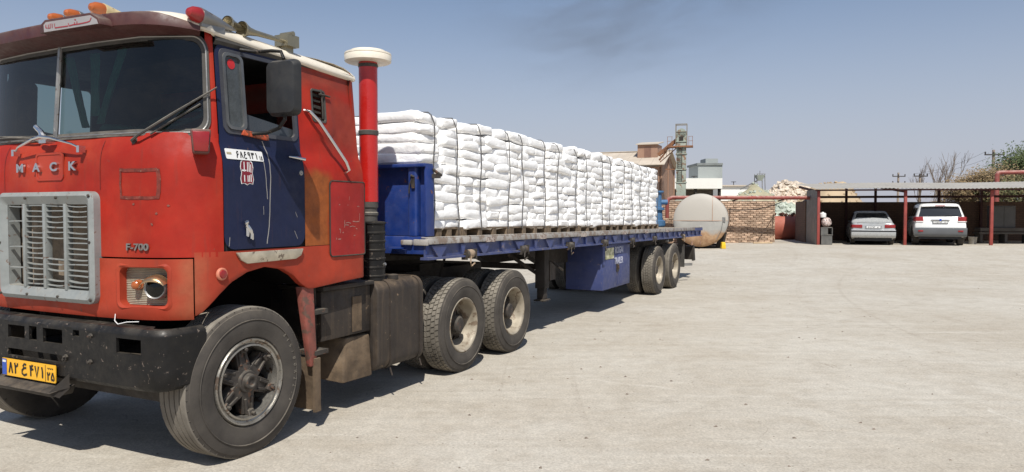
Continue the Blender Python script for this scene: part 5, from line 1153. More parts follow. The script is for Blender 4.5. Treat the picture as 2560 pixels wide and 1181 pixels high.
def brickshade(turn=0):  # old grimy brick, colours lowered further to deepen the carport's shade
    m = NT('shaded_brick'); v = m.mapped(); bt = m.n('ShaderNodeTexBrick'); mp = m.n('ShaderNodeMapping'); mp.inputs['Rotation'].default_value = (R(90), 0, 0); m.L(m.mapped(rot=(0, 0, turn)), mp.inputs[0]); m.L(mp.outputs[0], bt.inputs['Vector'])
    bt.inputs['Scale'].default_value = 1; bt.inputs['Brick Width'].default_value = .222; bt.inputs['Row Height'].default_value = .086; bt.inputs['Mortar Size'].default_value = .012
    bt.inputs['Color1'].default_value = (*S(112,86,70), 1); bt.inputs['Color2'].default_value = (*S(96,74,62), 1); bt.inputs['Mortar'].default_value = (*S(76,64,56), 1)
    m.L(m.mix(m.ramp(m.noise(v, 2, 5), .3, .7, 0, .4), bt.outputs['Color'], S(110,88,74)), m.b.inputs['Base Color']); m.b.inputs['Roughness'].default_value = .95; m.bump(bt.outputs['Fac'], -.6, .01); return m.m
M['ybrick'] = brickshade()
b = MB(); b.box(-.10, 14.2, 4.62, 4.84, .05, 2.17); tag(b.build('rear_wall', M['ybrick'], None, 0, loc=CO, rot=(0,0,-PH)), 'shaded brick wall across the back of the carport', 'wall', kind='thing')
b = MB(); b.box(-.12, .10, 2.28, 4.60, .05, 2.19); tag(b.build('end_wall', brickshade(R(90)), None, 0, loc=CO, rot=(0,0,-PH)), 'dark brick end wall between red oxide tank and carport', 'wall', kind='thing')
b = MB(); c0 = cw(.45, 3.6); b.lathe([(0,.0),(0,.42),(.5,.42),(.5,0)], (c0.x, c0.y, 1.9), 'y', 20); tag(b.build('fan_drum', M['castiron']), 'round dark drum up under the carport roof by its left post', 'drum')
# --- bits beside the left post
p0 = cw(.33, .12); b = MB(); g0 = gz(p0.x, p0.y); b.box(-.22, .22, -.2, .2, 0, .40); b.box(-.24, .24, -.22, .22, .40, .44)
for s_ in (-1, 1): b.box(s_*.22-.015, s_*.22+.015, -.2, .2, .44, .72)
b.box(-.22, .22, -.2, .2, .72, .75); b.box(-.22, .05, -.19, -.16, .45, .71)
tag(b.build('work_stand', pm('stand_grey', S(92,92,90), .7, .2, var=.25, vscale=4, dust=.6), None, 0, bevel=.008, loc=(p0.x, p0.y, g0), rot=(0,0,-PH)), 'grey metal work stand beside the leftmost carport post', 'stand')
b = MB(); n_ = 18
b.grid([[Vector(((.21+.02*noise.noise((i*.6, j*.7, 1)))*math.cos(2*math.pi*i/n_)*math.sin(math.pi*j/10), .18*math.sin(2*math.pi*i/n_)*math.sin(math.pi*j/10), -.21*math.cos(math.pi*j/10)*(1+.1*noise.noise((i*.5, j*.5, 3))))) for j in range(11)] for i in range(n_)], close_u=True)
bagm = NT('patchy_bag'); vv_ = bagm.mapped(); cc_ = bagm.mix(bagm.ramp(bagm.noise(vv_, 9, 3), .45, .55), S(196,176,168), S(112,92,86)); cc_ = bagm.mix(bagm.ramp(bagm.noise(vv_, 14, 2), .58, .64), cc_, S(226,220,214)); bagm.L(cc_, bagm.b.inputs['Base Color']); bagm.b.inputs['Roughness'].default_value = .7
tag(b.build('rag_bag', bagm.m, None, 60, loc=(p0.x+.0, p0.y-.05, g0+.96)), 'round bag of patchy rags on top of the grey work stand', 'bag')
b = MB(); b.lathe([(0, .13), (.02, .14), (.17, .14), (.20, .10), (.205, .05), (.235, .05), (.24, 0)], (0,0,0), 'z', 16); tag(b.build('paint_pail', M['inkwhite'], None, 40, loc=(p0.x-.12, p0.y+.05, g0+1.165)), 'white pail perched above the rag bag by the carport post', 'pail')
p0 = cw(6.3, .9); b = MB(); b.lathe([(0, .13), (.30, .17), (.31, .18), (.32, .16)], (0,0,0), 'z', 18, close=False); b.lathe([(.005,.13),(.006,0)], (0,0,0), 'z', 18); tag(b.build('bucket', M['dullsteel'], None, 40, loc=(p0.x, p0.y, gz(p0.x, p0.y))), 'grey bucket on the ground left of the rightmost carport post', 'bucket')
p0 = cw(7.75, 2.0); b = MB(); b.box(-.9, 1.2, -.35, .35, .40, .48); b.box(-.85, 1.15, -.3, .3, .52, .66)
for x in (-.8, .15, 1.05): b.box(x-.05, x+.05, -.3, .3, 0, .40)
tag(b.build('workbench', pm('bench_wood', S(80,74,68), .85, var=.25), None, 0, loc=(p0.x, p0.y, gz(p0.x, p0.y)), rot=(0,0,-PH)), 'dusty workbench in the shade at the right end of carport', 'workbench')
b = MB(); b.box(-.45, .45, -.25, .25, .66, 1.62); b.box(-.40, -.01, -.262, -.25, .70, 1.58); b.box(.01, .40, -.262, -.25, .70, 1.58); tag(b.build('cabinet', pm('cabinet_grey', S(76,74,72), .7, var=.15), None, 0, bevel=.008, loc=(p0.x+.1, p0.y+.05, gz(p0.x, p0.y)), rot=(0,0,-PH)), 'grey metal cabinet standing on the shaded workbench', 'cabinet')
# ================================================================ CARS (rear at y = 0, front away)
def loft(b, rings, cap=True):
    n = len(rings[0]); b.add([p for r_ in rings for p in r_], [(k*n+i, k*n+(i+1) % n, (k+1)*n+(i+1) % n, (k+1)*n+i) for k in range(len(rings)-1) for i in range(n)]+([tuple((len(rings)-1)*n+i for i in range(n))] if cap else []))
def car_wheel(root, x, y, r, w_, left):
    b = MB(); b.lathe([(-.02, r*.62), (0, r*.7), (.0, r*.9), (-.02, r), (-w_+.02, r), (-w_, r*.9), (-w_, r*.6)], n=28); o = b.build('wheel', M['tyre'], root, 40, loc=(x, y, r), rot=(0, 0, math.pi if left else 0))
    b = MB(); b.lathe([(-.03, r*.64), (-.012, r*.62), (-.03, r*.5), (-.04, r*.2), (-.03, 0)], n=20)
    for k in range(5): a_ = k*2*math.pi/5; b.beam((-.02, r*.15*math.cos(a_), r*.15*math.sin(a_)), (-.012, r*.6*math.cos(a_), r*.6*math.sin(a_)), .05, .03)
    b.build('hubcap', M['dullsteel'], o, 30)
def body_shell(st, paint, root, arches, wr):
    b = MB(); R_ = []
    for (y, w_, top, bot) in st:
        h = top-bot; prof = [(.90, 0), (.965, .10), (1, .38), (.99, .62), (.955, .82), (.90, .93), (.78, .985), (.4, 1.0)]
        right = [(w_*a, y, bot+h*t) for a, t in prof]; R_.append(right+[(-x, yy, z) for x, yy, z in reversed(right)])
    n = len(R_[0]); b.add([p for r_ in R_ for p in r_], [(k*n+i, k*n+(i+1) % n, (k+1)*n+(i+1) % n, (k+1)*n+i) for k in range(len(R_)-1) for i in range(n)]+[tuple(range(n)), tuple((len(R_)-1)*n+i for i in range(n))])
    o = b.build('body', paint, root, 38)
    for y in arches:
        b = MB()
        for s_ in (-1, 1): b.lathe([(s_*st[3][1]*.80, wr*1.18), (s_*(st[3][1]+.006), wr*1.18)], (0, y, wr), 'x', 28, R(-12), R(192))
        b.lathe
        b.build('wheel_arch', M['under'], o, 40)
    return o
def pane(b, pts, off): # flat polygon with thickness
    P = [Vector(p) for p in pts]; nrm = (P[1]-P[0]).cross(P[2]-P[0]).normalized(); b.add([p+nrm*off for p in P], [tuple(range(len(P)))])
cg_ = NT('car_glass'); cg_.b.inputs['Base Color'].default_value = (*S(30,34,38), 1); cg_.b.inputs['Roughness'].default_value = .12; cg_.b.inputs['Specular IOR Level'].default_value = .6; carglass = cg_.m
black = pm('car_black', S(32,32,33), .6, var=.1)
# --- silver saloon
sed_w = at(2183, 612, 29.75); sedan = empty('parked_car', (sed_w.x, sed_w.y, gz(sed_w.x, sed_w.y)+.01), -R(22)); tag(sedan, 'silver saloon car parked tail out in the left carport bay', 'car')
silver = pm('silver_paint', S(178,180,180), .3, .2, var=.02, bump=.0, coat=.4)
st = [(.03,.76,.90,.34),(.06,.80,.935,.32),(.16,.835,.965,.30),(.40,.85,.975,.22),(.9,.855,.965,.20),(2.9,.855,.95,.20),(3.6,.84,.90,.22),(4.15,.80,.80,.25),(4.38,.70,.68,.34)]
bd = body_shell(st, silver, sedan, (.80, 3.45), .30)
ringr = lambda z, hw, y0, y1, r: [(x, y, z) for x, y in rrect(-hw, hw, y0, y1, r, 5)]
b = MB(); loft(b, [ringr(.93, .79, .62, 3.25, .12), ringr(1.02, .765, .74, 3.05, .14), ringr(1.34, .62, 1.22, 2.50, .16), ringr(1.39, .585, 1.30, 2.40, .18), ringr(1.415, .50, 1.42, 2.28, .2), ringr(1.422, .3, 1.6, 2.1, .15)]); cab_ = b.build('cabin', silver, sedan, 50)
b = MB(); b.add([(-.68,.705,.985),(.68,.705,.985),(.565,1.155,1.31),(.50,1.175,1.335),(-.50,1.175,1.335),(-.565,1.155,1.31)], [(0,1,2,3,4,5)]); b.build('rear_window', carglass, cab_, 0)
for s_ in (-1, 1):
    b = MB(); b.add([(s_*.788,.98,1.0),(s_*.788,1.95,1.0),(s_*.645,1.95,1.33),(s_*.645,1.32,1.33)], [(0,1,2,3)]); b.add([(s_*.788,2.0,1.0),(s_*.788,2.85,1.0),(s_*.645,2.40,1.33),(s_*.645,2.0,1.33)], [(0,1,2,3)]); tag(b.build('side_window', carglass, cab_, 0))
    b = MB(); b.hexa([Vector((s_*x, y, z)) for z in (.715, .850) for x, y in ((.42, .002), (.80, .022), (.852, .28), (.42, .20))]); b.build('tail_light', M['redlens'], bd, bevel=.012)
b = MB(); P = [[(x, y0-.035*(1-(x/.83)**4), z) for z, y0 in ((.30,.10),(.33,.0),(.42,-.045),(.54,-.055),(.60,-.05),(.63,-.03),(.645,.05))] for x in lin(-.83, .83, 15)]; b.grid(P); bp = b.build('bumper', silver, sedan, 50)
b = MB(); P = [[(x, y0-.035*(1-(x/.83)**4), z) for z, y0 in ((.555,-.057),(.565,-.068),(.605,-.066),(.612,-.052))] for x in lin(-.832, .832, 15)]; b.grid(P); b.build('rub_strip', black, bp, 50)
b = MB(); b.box(-.30, .30, .008, .04, .70, .80); b.build('plate_recess', pm('recess_grey', S(120,122,124), .5), bd)
b = MB(); b.box(-.26, .26, -.004, .006, .705, .79); pl = b.build('number_plate', M['inkwhite'], bd)
b = MB(); fs_ = lambda p: Vector((p[0], -.0065, p[1])); glyphs(b, '51e353', -.21, .722, .052, .035, .012, .012, fs_); glyphs(b, '57', .14, .722, .045, .03, .01, .01, fs_); b.build('plate_figures', M['ink'], pl, 0)
b = MB(); b.box(-.62, .62, .022, .10, .925, .94); b.build('boot_lip', silver, bd, bevel=.006)
b = MB(); b.lathe([(-.03,.03),(.06,.03)], (-.55,.06,.30), 'y', 10); b.build('exhaust', M['under'], sedan)
b = MB(); b.box(-.70, .70, .12, 3.9, .17, .30); b.build('underbody', black, sedan)
for y in (.80, 3.45):
    for s_ in (-1, 1): car_wheel(sedan, s_*.83, y, .30, .19, s_ < 0)
# --- white sport utility
suv_w = at(2350, 613, 28.9); suv = empty('parked_car', (suv_w.x, suv_w.y, gz(suv_w.x, suv_w.y)+.01), -R(24.5)); tag(suv, 'white sport utility car parked tail out between two red carport posts', 'car')
whitep = pm('white_paint', S(236,236,232), .25, 0, var=.03, bump=.02, dust=.15, coat=.6)
st = [(.03,.86,1.10,.42),(.06,.90,1.14,.40),(.18,.93,1.16,.36),(.5,.94,1.15,.32),(1.2,.94,1.13,.30),(3.2,.94,1.08,.30),(3.9,.93,1.02,.32),(4.5,.88,.92,.36),(4.7,.78,.80,.42)]
bd = body_shell(st, whitep, suv, (.88, 3.72), .37)
b = MB(); loft(b, [ringr(1.08, .88, .05, 3.6, .16), ringr(1.16, .87, .10, 3.35, .18), ringr(1.56, .74, .27, 2.75, .18), ringr(1.66, .70, .33, 2.6, .2), ringr(1.71, .62, .42, 2.5, .22), ringr(1.725, .4, .7, 2.2, .2)]); cab_ = b.build('cabin', whitep, suv, 50)
b = MB(); b.add([(-.76,.092,1.19),(.76,.092,1.19),(.665,.252,1.555),(.60,.268,1.58),(-.60,.268,1.58),(-.665,.252,1.555)], [(0,1,2,3,4,5)]); b.build('rear_window', carglass, cab_, 0)
b = MB(); b.tube([(0,.10,1.20),(.25,.10,1.235),(.42,.115,1.25)], .010, 5); b.build('wiper', black, cab_)
b = MB(); b.box(-.17, .17, .21, .30, 1.60, 1.64); b.build('brake_lamp', M['redlens'], cab_, bevel=.008)
b = MB(); b.grid([[(x, .16+.30*t, 1.605+.055*t-.02*(x/.66)**2) for t in (0, .3, 1)] for x in lin(-.66, .66, 9)]); b.build('spoiler', whitep, cab_, 50)
for s_ in (-1, 1):
    b = MB(); b.add([(s_*.885,.45,1.2),(s_*.885,1.25,1.19),(s_*.765,1.25,1.54),(s_*.765,.60,1.54)], [(0,1,2,3)]); b.add([(s_*.887,1.32,1.19),(s_*.887,2.25,1.18),(s_*.765,2.2,1.54),(s_*.765,1.32,1.54)], [(0,1,2,3)]); b.add([(s_*.887,2.32,1.18),(s_*.887,3.1,1.17),(s_*.765,2.62,1.54),(s_*.765,2.32,1.54)], [(0,1,2,3)]); b.build('side_window', carglass, cab_, 0)
    b = MB(); b.hexa([Vector((s_*x, y, z)) for z, k in ((.95, 0), (1.17, .015)) for x, y in ((.60+k, .005), (.875, .012), (.955, .28), (.60, .20))]); tl = b.build('tail_light', M['redlens'], bd, bevel=.02)
    b = MB(); b.hexa([Vector((s_*x, y, z)) for z in (.955, .995) for x, y in ((.61, -.002), (.87, .006), (.948, .24), (.61, .2))]); b.build('clear_lens', M['inkwhite'], tl, bevel=.008)
    b = MB(); b.tube([(s_*.68,.55,1.70),(s_*.68,.7,1.745),(s_*.68,2.2,1.745),(s_*.68,2.35,1.71)], .018, 6); b.build('roof_rail', black, cab_)
    b = MB(); b.box(s_*.70-.09, s_*.70+.09, -.082, -.05, .56, .625); b.build('reflector', M['redlens'], suv, bevel=.008)
b = MB(); P = [[(x, y0-.05*(1-(x/.93)**4), z) for z, y0 in ((.36,.10),(.40,.02),(.50,-.02),(.66,-.03),(.71,-.025),(.73,.06))] for x in lin(-.93, .93, 15)]; b.grid(P); bp = b.build('bumper', pm('bumper_grey', S(96,98,100), .55, var=.08), suv, 50)
b = MB(); b.box(-.33, .33, -.005, .05, 1.02, 1.065); b.build('chrome_bar', M['chrome'], bd, bevel=.01)
b = MB(); b.lathe([(0,.045),(-.012,.04),(-.014,0)], (0, -.004, 1.045), 'y', 14); b.build('badge', M['blueflag'], bd)
b = MB(); b.box(-.27, .27, .0, .03, .90, 1.005); pl = b.build('number_plate', black, bd)
b = MB(); b.box(-.25, .25, -.006, .001, .915, .99); b.build('plate_face', M['inkwhite'], pl); b = MB(); fs_ = lambda p: Vector((p[0], -.0085, p[1])); glyphs(b, '77e484', -.21, .928, .048, .034, .012, .012, fs_); glyphs(b, '62', .14, .928, .04, .03, .01, .01, fs_); b.build('plate_figures', M['ink'], pl, 0)
b = MB(); b.box(-.75, .75, .15, 4.2, .26, .42); b.build('underbody', black, suv)
for y in (.88, 3.72):
    for s_ in (-1, 1): car_wheel(suv, s_*.92, y, .37, .24, s_ < 0)
# ================================================================ PLANT AND FAR BACKGROUND
# --- brown sheet-clad building with dormer
AL = R(22); bc = at(1652, 530, 46); bld = empty('brown_shed', (bc.x, bc.y, .3), -AL); tag(bld, 'terracotta sheet clad factory shed with pale gabled roof behind the sacks', 'building')
brown = pm('terracotta_sheet', S(150,118,98), .75, var=.12, vscale=.6, bump=.1, streak=.35, streakcol=S(140,98,80), dust=.2); palero = pm('dusty_roof', S(188,176,160), .8, var=.14, vscale=.5, bump=.1, streak=.2)
L_, D_, ez, rz_ = 6.4, 5.0, 4.55, 5.45
b = MB(); b.box(-L_, 0, 0, .12, 0, ez-.25); b.build('long_wall', brown, bld)
b = MB(); b.prism([(0,0),(D_,0),(D_,ez),(D_/2,rz_),(0,ez)], lambda p: Vector((0, p[0], p[1])), lambda p: Vector((-.12, p[0], p[1]))); gw = b.build('gable_wall', brown, bld, 0)
for y in (.0, D_/2, D_-.06):
    b = MB(); b.box(.003, .07, y, y+.07, 0, ez+(.8 if abs(y-D_/2) < .1 else 0)); b.build('corner_strip', brown, gw)
for s_, nm in ((0, 'near'), (1, 'far')):
    y0, y1 = (-.45, D_/2) if s_ == 0 else (D_+.3, D_/2); z0 = ez-.15
    for k in range(8):
        x0 = -L_-.3+(L_+.6)*k/8; x1 = x0+(L_+.6)/8-.012; b = MB(); b.hexa([Vector((x, y, z+d)) for d in (0, .05) for x, y, z in ((x0, y0, z0), (x1, y0, z0), (x1, y1, rz_+.03), (x0, y1, rz_+.03))]); b.build('roof_sheet', palero, bld, 0)
b = MB(); b.beam((-L_-.3, D_/2, rz_+.09), (.3, D_/2, rz_+.09), .35, .05); b.build('ridge_cap', palero, bld)
b = MB(); b.box(-1.75, -.42, 1.0, 2.6, 4.95, 5.86); dm = b.build('dormer', brown, bld, 0)
b = MB(); b.hexa([Vector(p) for p in ((-1.85,.85,5.84),(-.32,.85,5.84),(-.32,2.8,6.12),(-1.85,2.8,6.12),(-1.85,.85,5.90),(-.32,.85,5.90),(-.32,2.8,6.18),(-1.85,2.8,6.18))]); b.build('dormer_roof', palero, dm, 0)
b = MB(); b.box(-1.30, -.85, .985, .999, 5.0, 5.70); b.build('dormer_panel', pm('dark_panel', S(122,92,78), .8), dm)
# --- bucket elevator
ec = at(1702, 530, 44); elev = empty('bucket_elevator', (ec.x, ec.y, .3), -R(15)); tag(elev, 'tall weathered green bucket elevator with platform and sloping chute', 'elevator')
green = pm('pale_green_steel', S(150,158,146), .65, .1, var=.14, vscale=1.5, bump=.2, chips=.17, chipcol=S(122,86,62), chipscale=3.5, streak=.45, streakcol=S(126,112,92), dust=.2)
zs = [0, 2.1, 3.2, 4.0, 4.95, 5.7]
for i in range(5):
    b = MB(); b.box(-.29, .29, -.25, .25, zs[i]+.02, zs[i+1]-.02); sg_ = b.build('casing', green, elev, bevel=.01)
    b = MB(); b.box(-.34, .34, -.30, .30, zs[i+1]-.03, zs[i+1]+.03); b.build('flange', green, sg_)
b = MB(); b.box(-.29, .29, -.25, .25, 5.73, 6.2); b.lathe([(-.25, .30), (.25, .30)], (0, 0, 6.2), 'y', 24); b.build('head', green, elev, 40)
b = MB(); b.box(-.12, .12, -.30, -.25, 5.75, 6.0); b.build('head_hatch', M['under'], elev)
b = MB()
for x in (-.33, .33):
    for y in (-.28, .28): b.beam((x, y, 5.4), (x, y, 6.78), .045)
for y in (-.28, .28): b.beam((-.33, y, 6.76), (.33, y, 6.76), .045); b.beam((-.33, y, 6.3), (.33, y, 6.3), .03)
b.beam((-.33,-.28,6.76),(-.33,.28,6.76),.04); b.beam((.33,-.28,6.76),(.33,.28,6.76),.04); b.build('hoist_frame', pm('rusty_frame', S(120,112,98), .7, .2, var=.3), elev)
rustm = pm('rusted_steel', S(132,92,66), .8, .1, var=.3, vscale=4, bump=.3)
b = MB(); b.box(-.85, .70, -.42, .42, 5.36, 5.44); pf = b.build('platform', rustm, elev)
for x in (-.82, -.55, .45, .67):
    b = MB(); b.beam((x, -.40, 5.44), (x, -.40, 6.0), .025); b.build('railing_post', rustm, pf)
for z in (5.72, 5.99):
    b = MB(); b.beam((.42, -.40, z), (.69, -.40, z), .022); b.beam((-.84, -.40, z), (-.5, -.40, z), .022); b.build('handrail', rustm, pf)
b = MB(); b.beam((-.25, 0, 5.85), (-1.40, .3, 4.95), .20, .20); b.beam((-.9, .05, 5.15), (-1.35, .25, 4.62), .08); b.beam((-.2, 0, 5.4), (-1.3, .3, 4.5), .05); b.build('chute', rustm, elev)
for t in lin(0, 1, 6): b = MB(); b.beam((-.35-.9*t, .02, 5.25-.65*t), (-.35-.9*t, .02, 5.60-.65*t), .025); b.build('chute_brace', rustm, elev)
b = MB(); b.beam((-.29, 0, 4.02), (-.95, .2, 4.05), .06); b.build('tie_bar', rustm, elev)
b = MB()
for k in range(16): b.beam((-.20, -.285, 3.3+k*.13), (.05, -.285, 3.3+k*.13), .02)
b.beam((-.20,-.285,3.2),(-.20,-.285,5.4),.025); b.beam((.05,-.285,3.2),(.05,-.285,5.4),.025); b.build('ladder', M['under'], elev)
# --- white flat-roofed building with grey block
def wbox(u0, u1, v0, v1, Y, dep): a_, c_ = at(u0, v1, Y), at(u1, v0, Y); return a_.x, c_.x, Y, Y+dep, a_.z, c_.z
wb = empty('white_building', (0, 0, 0)); tag(wb, 'white flat roofed works building with grey block on its roof', 'building')
wp = pm('white_render', S(226,224,216), .8, var=.05, vscale=.4, bump=.1, streak=.12, streakcol=S(190,184,172)); gp = pm('grey_block', S(152,157,154), .8, var=.06, vscale=.4, bump=.1, streak=.15, streakcol=S(150,152,148))
b = MB(); b.box(*wbox(1676, 1806, 446, 472, 55, 8)); b.build('parapet', wp, wb)
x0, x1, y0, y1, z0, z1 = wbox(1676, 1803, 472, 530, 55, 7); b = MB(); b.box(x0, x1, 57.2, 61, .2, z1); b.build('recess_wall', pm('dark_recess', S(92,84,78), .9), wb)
for u in (1800, 1740): x0, x1, _, _, _, z1 = wbox(u-2.5, u+2.5, 472, 530, 55.2, 1); b = MB(); b.box(x0, x1, 55.2, 55.6, .2, z1); b.build('column', M['under'], wb)
b = MB(); b.box(*wbox(1745, 1806, 413, 446.2, 56.5, 3)); b.build('roof_block', gp, wb); b = MB(); b.box(*wbox(1743, 1807.5, 408, 413.2, 56.4, 3.3)); b.build('block_cap', pm('cap_grey', S(120,124,122), .8), wb); b = MB(); b.box(*wbox(1764, 1795, 397, 408.2, 57, 1.6)); b.build('roof_housing', gp, wb)
b = MB(); q_ = at(1735, 446, 55.5); b.beam((q_.x-.2, q_.y, q_.z+.15), (q_.x+.25, q_.y, q_.z+.15), .05); b.beam((q_.x, q_.y, q_.z), (q_.x, q_.y, q_.z+.15), .05); b.build('roof_bracket', M['under'], wb)
fb = empty('far_shed', (0, 0, 0)); tag(fb, 'long low white shed far behind the brick wall', 'building')
x0, x1, y0, y1, z0, z1 = wbox(1800, 1885, 466, 484, 74, 6); b = MB(); b.box(x0, x1, y0, y1, .2, z1); b.build('wall', wp, fb); b = MB(); b.box(x0-.2, x1+.2, y0-.25, y1, z1, z1+.12); b.build('roof', palero, fb); b = MB(); q_ = at(1834, 466, 75); b.beam((q_.x, q_.y, q_.z), (q_.x, q_.y, q_.z+.5), .06); b.beam((q_.x-.25, q_.y, q_.z+.45), (q_.x+.25, q_.y, q_.z+.45), .06); b.build('roof_mast', M['under'], fb)
# --- stone heaps
def heap(name, c0, rx, ry, h, mat_, label, rocks, rsz, seed, rmat, flat=0):
    rh = random.Random(seed); b = MB(); N = 40
    def hz(x, y):
        d = math.hypot(x/rx, y/ry); q = max(0, 1-d); q = min(q, 1-flat)/(1-flat) if flat else q
        return h*q**.92+.25*noise.noise((x*.8+seed, y*.8, 0))*min(1, q*3)+.12*noise.noise((x*2.1+seed, y*2.1, 4))*min(1, q*4)
    P = [[Vector((c0[0]+rx*(2*i/N-1)*1.05, c0[1]+ry*(2*j/N-1)*1.05, .15+hz(rx*(2*i/N-1)*1.05, ry*(2*j/N-1)*1.05))) for j in range(N+1)] for i in range(N+1)]
    b.grid(P); o = b.build(name, mat_, None, 60); tag(o, label, 'heap', kind='stuff')
    if rocks:
        b = MB()
        for i in range(rocks):
            a_, t = rh.uniform(0, 2*math.pi), math.sqrt(rh.random())*.97; x, y = rx*t*math.cos(a_), ry*t*math.sin(a_)
            if y > ry*.35: continue
            s_ = rsz*rh.uniform(.5, 1.35); c_ = Vector((c0[0]+x, c0[1]+y, .15+hz(x, y)+s_*.1))
            Rm = Matrix.Rotation(rh.uniform(0, 6), 3, Vector((rh.uniform(-1, 1), rh.uniform(-1, 1), rh.uniform(-1, 1))).normalized())
            v8 = [c_+Rm @ Vector((sx*s_*rh.uniform(.35, .65), sy*s_*rh.uniform(.25, .5), sz*s_*rh.uniform(.2, .42))) for sz in (-1, 1) for sx, sy in ((-1,-1),(1,-1),(1,1),(-1,1))]
            b.hexa(v8)
        r_ = b.build(name+'_stones', rmat, None, 0); tag(r_, label.replace('heap of', 'loose blocks on the heap of'), 'stones', kind='stuff')
pinkst = pm('pink_stone', S(206,192,174), .9, var=.3, vscale=1.1, bump=.4, bscale=9); greyst = pm('grey_green_gravel', S(160,154,128), .95, var=.2, vscale=.9, bump=.7, bscale=6, chips=.12, chipcol=S(150,140,112), chipscale=2); brownst = pm('brown_gravel', S(176,156,128), .95, var=.18, vscale=.8, bump=.6, bscale=6)
greenst = pm('pale_green_stone', S(178,184,170), .9, var=.2, vscale=1.2, bump=.4, bscale=9)
c0 = at(1985, 530, 60); heap('stone_heap', (c0.x+.5, c0.y+2), 5.4, 5.5, 3.95, pinkst, 'heap of pinkish quarried stone left of the carport roof', 2200, .34, 1, pinkst, .16)
c0 = at(1884, 530, 56); heap('gravel_heap', (c0.x, c0.y), 4.4, 4.4, 3.85, greyst, 'heap of grey green gravel under the far hopper', 350, .22, 2, greenst)
c0 = at(1960, 530, 47); heap('pale_heap', (c0.x, c0.y), 4.6, 3.5, 2.15, greenst, 'heap of pale green stone behind the gap in the wall', 900, .26, 5, greenst)
c0 = at(2105, 530, 52); heap('brown_heap', (c0.x, c0.y+2), 4.3, 4, 3.6, brownst, 'heap of brown gravel seen under the carport roof', 200, .18, 3, brownst, .25)
# hopper on the gravel heap
hc = at(1899, 463, 58); hp = empty('hopper', (hc.x, hc.y, hc.z)); tag(hp, 'small steel hopper frame on top of the grey gravel heap', 'hopper')
b = MB(); b.hexa([Vector((x*w_, y*w_, z)) for z, w_ in ((.35, .16), (.80, .34)) for x, y in ((-1,-1),(1,-1),(1,1),(-1,1))]); b.build('bin', greenst, hp)
for x in (-.3, .3):
    for y in (-.3, .3): b = MB(); b.beam((x*1.2, y*1.2, -1.2), (x, y, .9), .05); b.build('leg', M['dullsteel'], hp)
b = MB(); b.beam((-.3,-.3,.88),(.35,-.3,.88),.05); b.beam((0,0,.8),(.02,0,1.15),.04); b.build('top_frame', M['dullsteel'], hp)
b = MB(); b.beam((-.2, 0, .35), (-1.5, .2, -.35), .12, .10); b.build('conveyor', M['dullsteel'], hp)
# --- utility poles
polem = pm('pole_concrete', S(150,136,122), .85, var=.15); dark = pm('dark_iron', S(72,68,66), .7, .2, var=.15)
def pole(u, vtop, Y, arms, label, r=.11):
    t = at(u, vtop, Y); o = empty('utility_pole', (t.x, t.y, .2)); H = t.z-.2; tag(o, label, 'pole', 'utility poles beyond the carport')
    b = MB(); b.lathe([(0, r), (H, r*.7)], (0,0,0), 'z', 10); b.build('shaft', polem, o)
    for (v, w_) in arms:
        z = at(u, v, Y).z-.2; b = MB(); b.beam((-w_/2, -.1, z), (w_/2, -.1, z), .08); ca = b.build('crossarm', dark, o)
        for s_ in (-1, -.1, 1): b = MB(); b.lathe([(0, .03), (.06, .05), (.12, .05), (.16, .02)], (s_*w_/2*.95, -.1, z+.04), 'z', 8); b.build('insulator', dark, ca)
    return t
pA = pole(2246, 432, 62, [(441.5, 1.1), (459, 1.1)], 'slim utility pole with two crossarms above the carport roof')
pB = pole(2300, 436, 52, [(441, 1.0)], 'utility pole with one crossarm between the bare trees')
pC = pole(2484, 375, 46, [(387.5, 1.25)], 'tall utility pole standing in front of the green tree')
for i, s_ in enumerate((-.55, .55)):
    b = MB(); a_ = Vector((pC.x+s_, pC.y, at(2484, 387.5, 46).z+.18)); c_ = Vector((pB.x+s_*.8, pB.y, at(2300, 441, 52).z+.18)); b.tube([a_.lerp(c_, t)+Vector((0, 0, -.25*4*t*(1-t))) for t in lin(0, 1, 10)], .007, 4)
    tag(b.build('power_line', dark), '%s power line running from the tall pole' % ('left' if i == 0 else 'right'), 'wire', 'power lines')
# --- red pipe frame behind the carport on the right
b = MB(); a_ = at(2493, 432, 35.6); b.tube([(a_.x, a_.y, .2), (a_.x, a_.y, a_.z-.10), (a_.x+.05, a_.y, a_.z-.02), (a_.x+.16, a_.y, a_.z), (a_.x+5, a_.y-1.0, a_.z+.02)], .11, 10); tag(b.build('pipe_gantry', redpipe, None, 50), 'red pipe gantry rising above the carport roof at right', 'pipe')
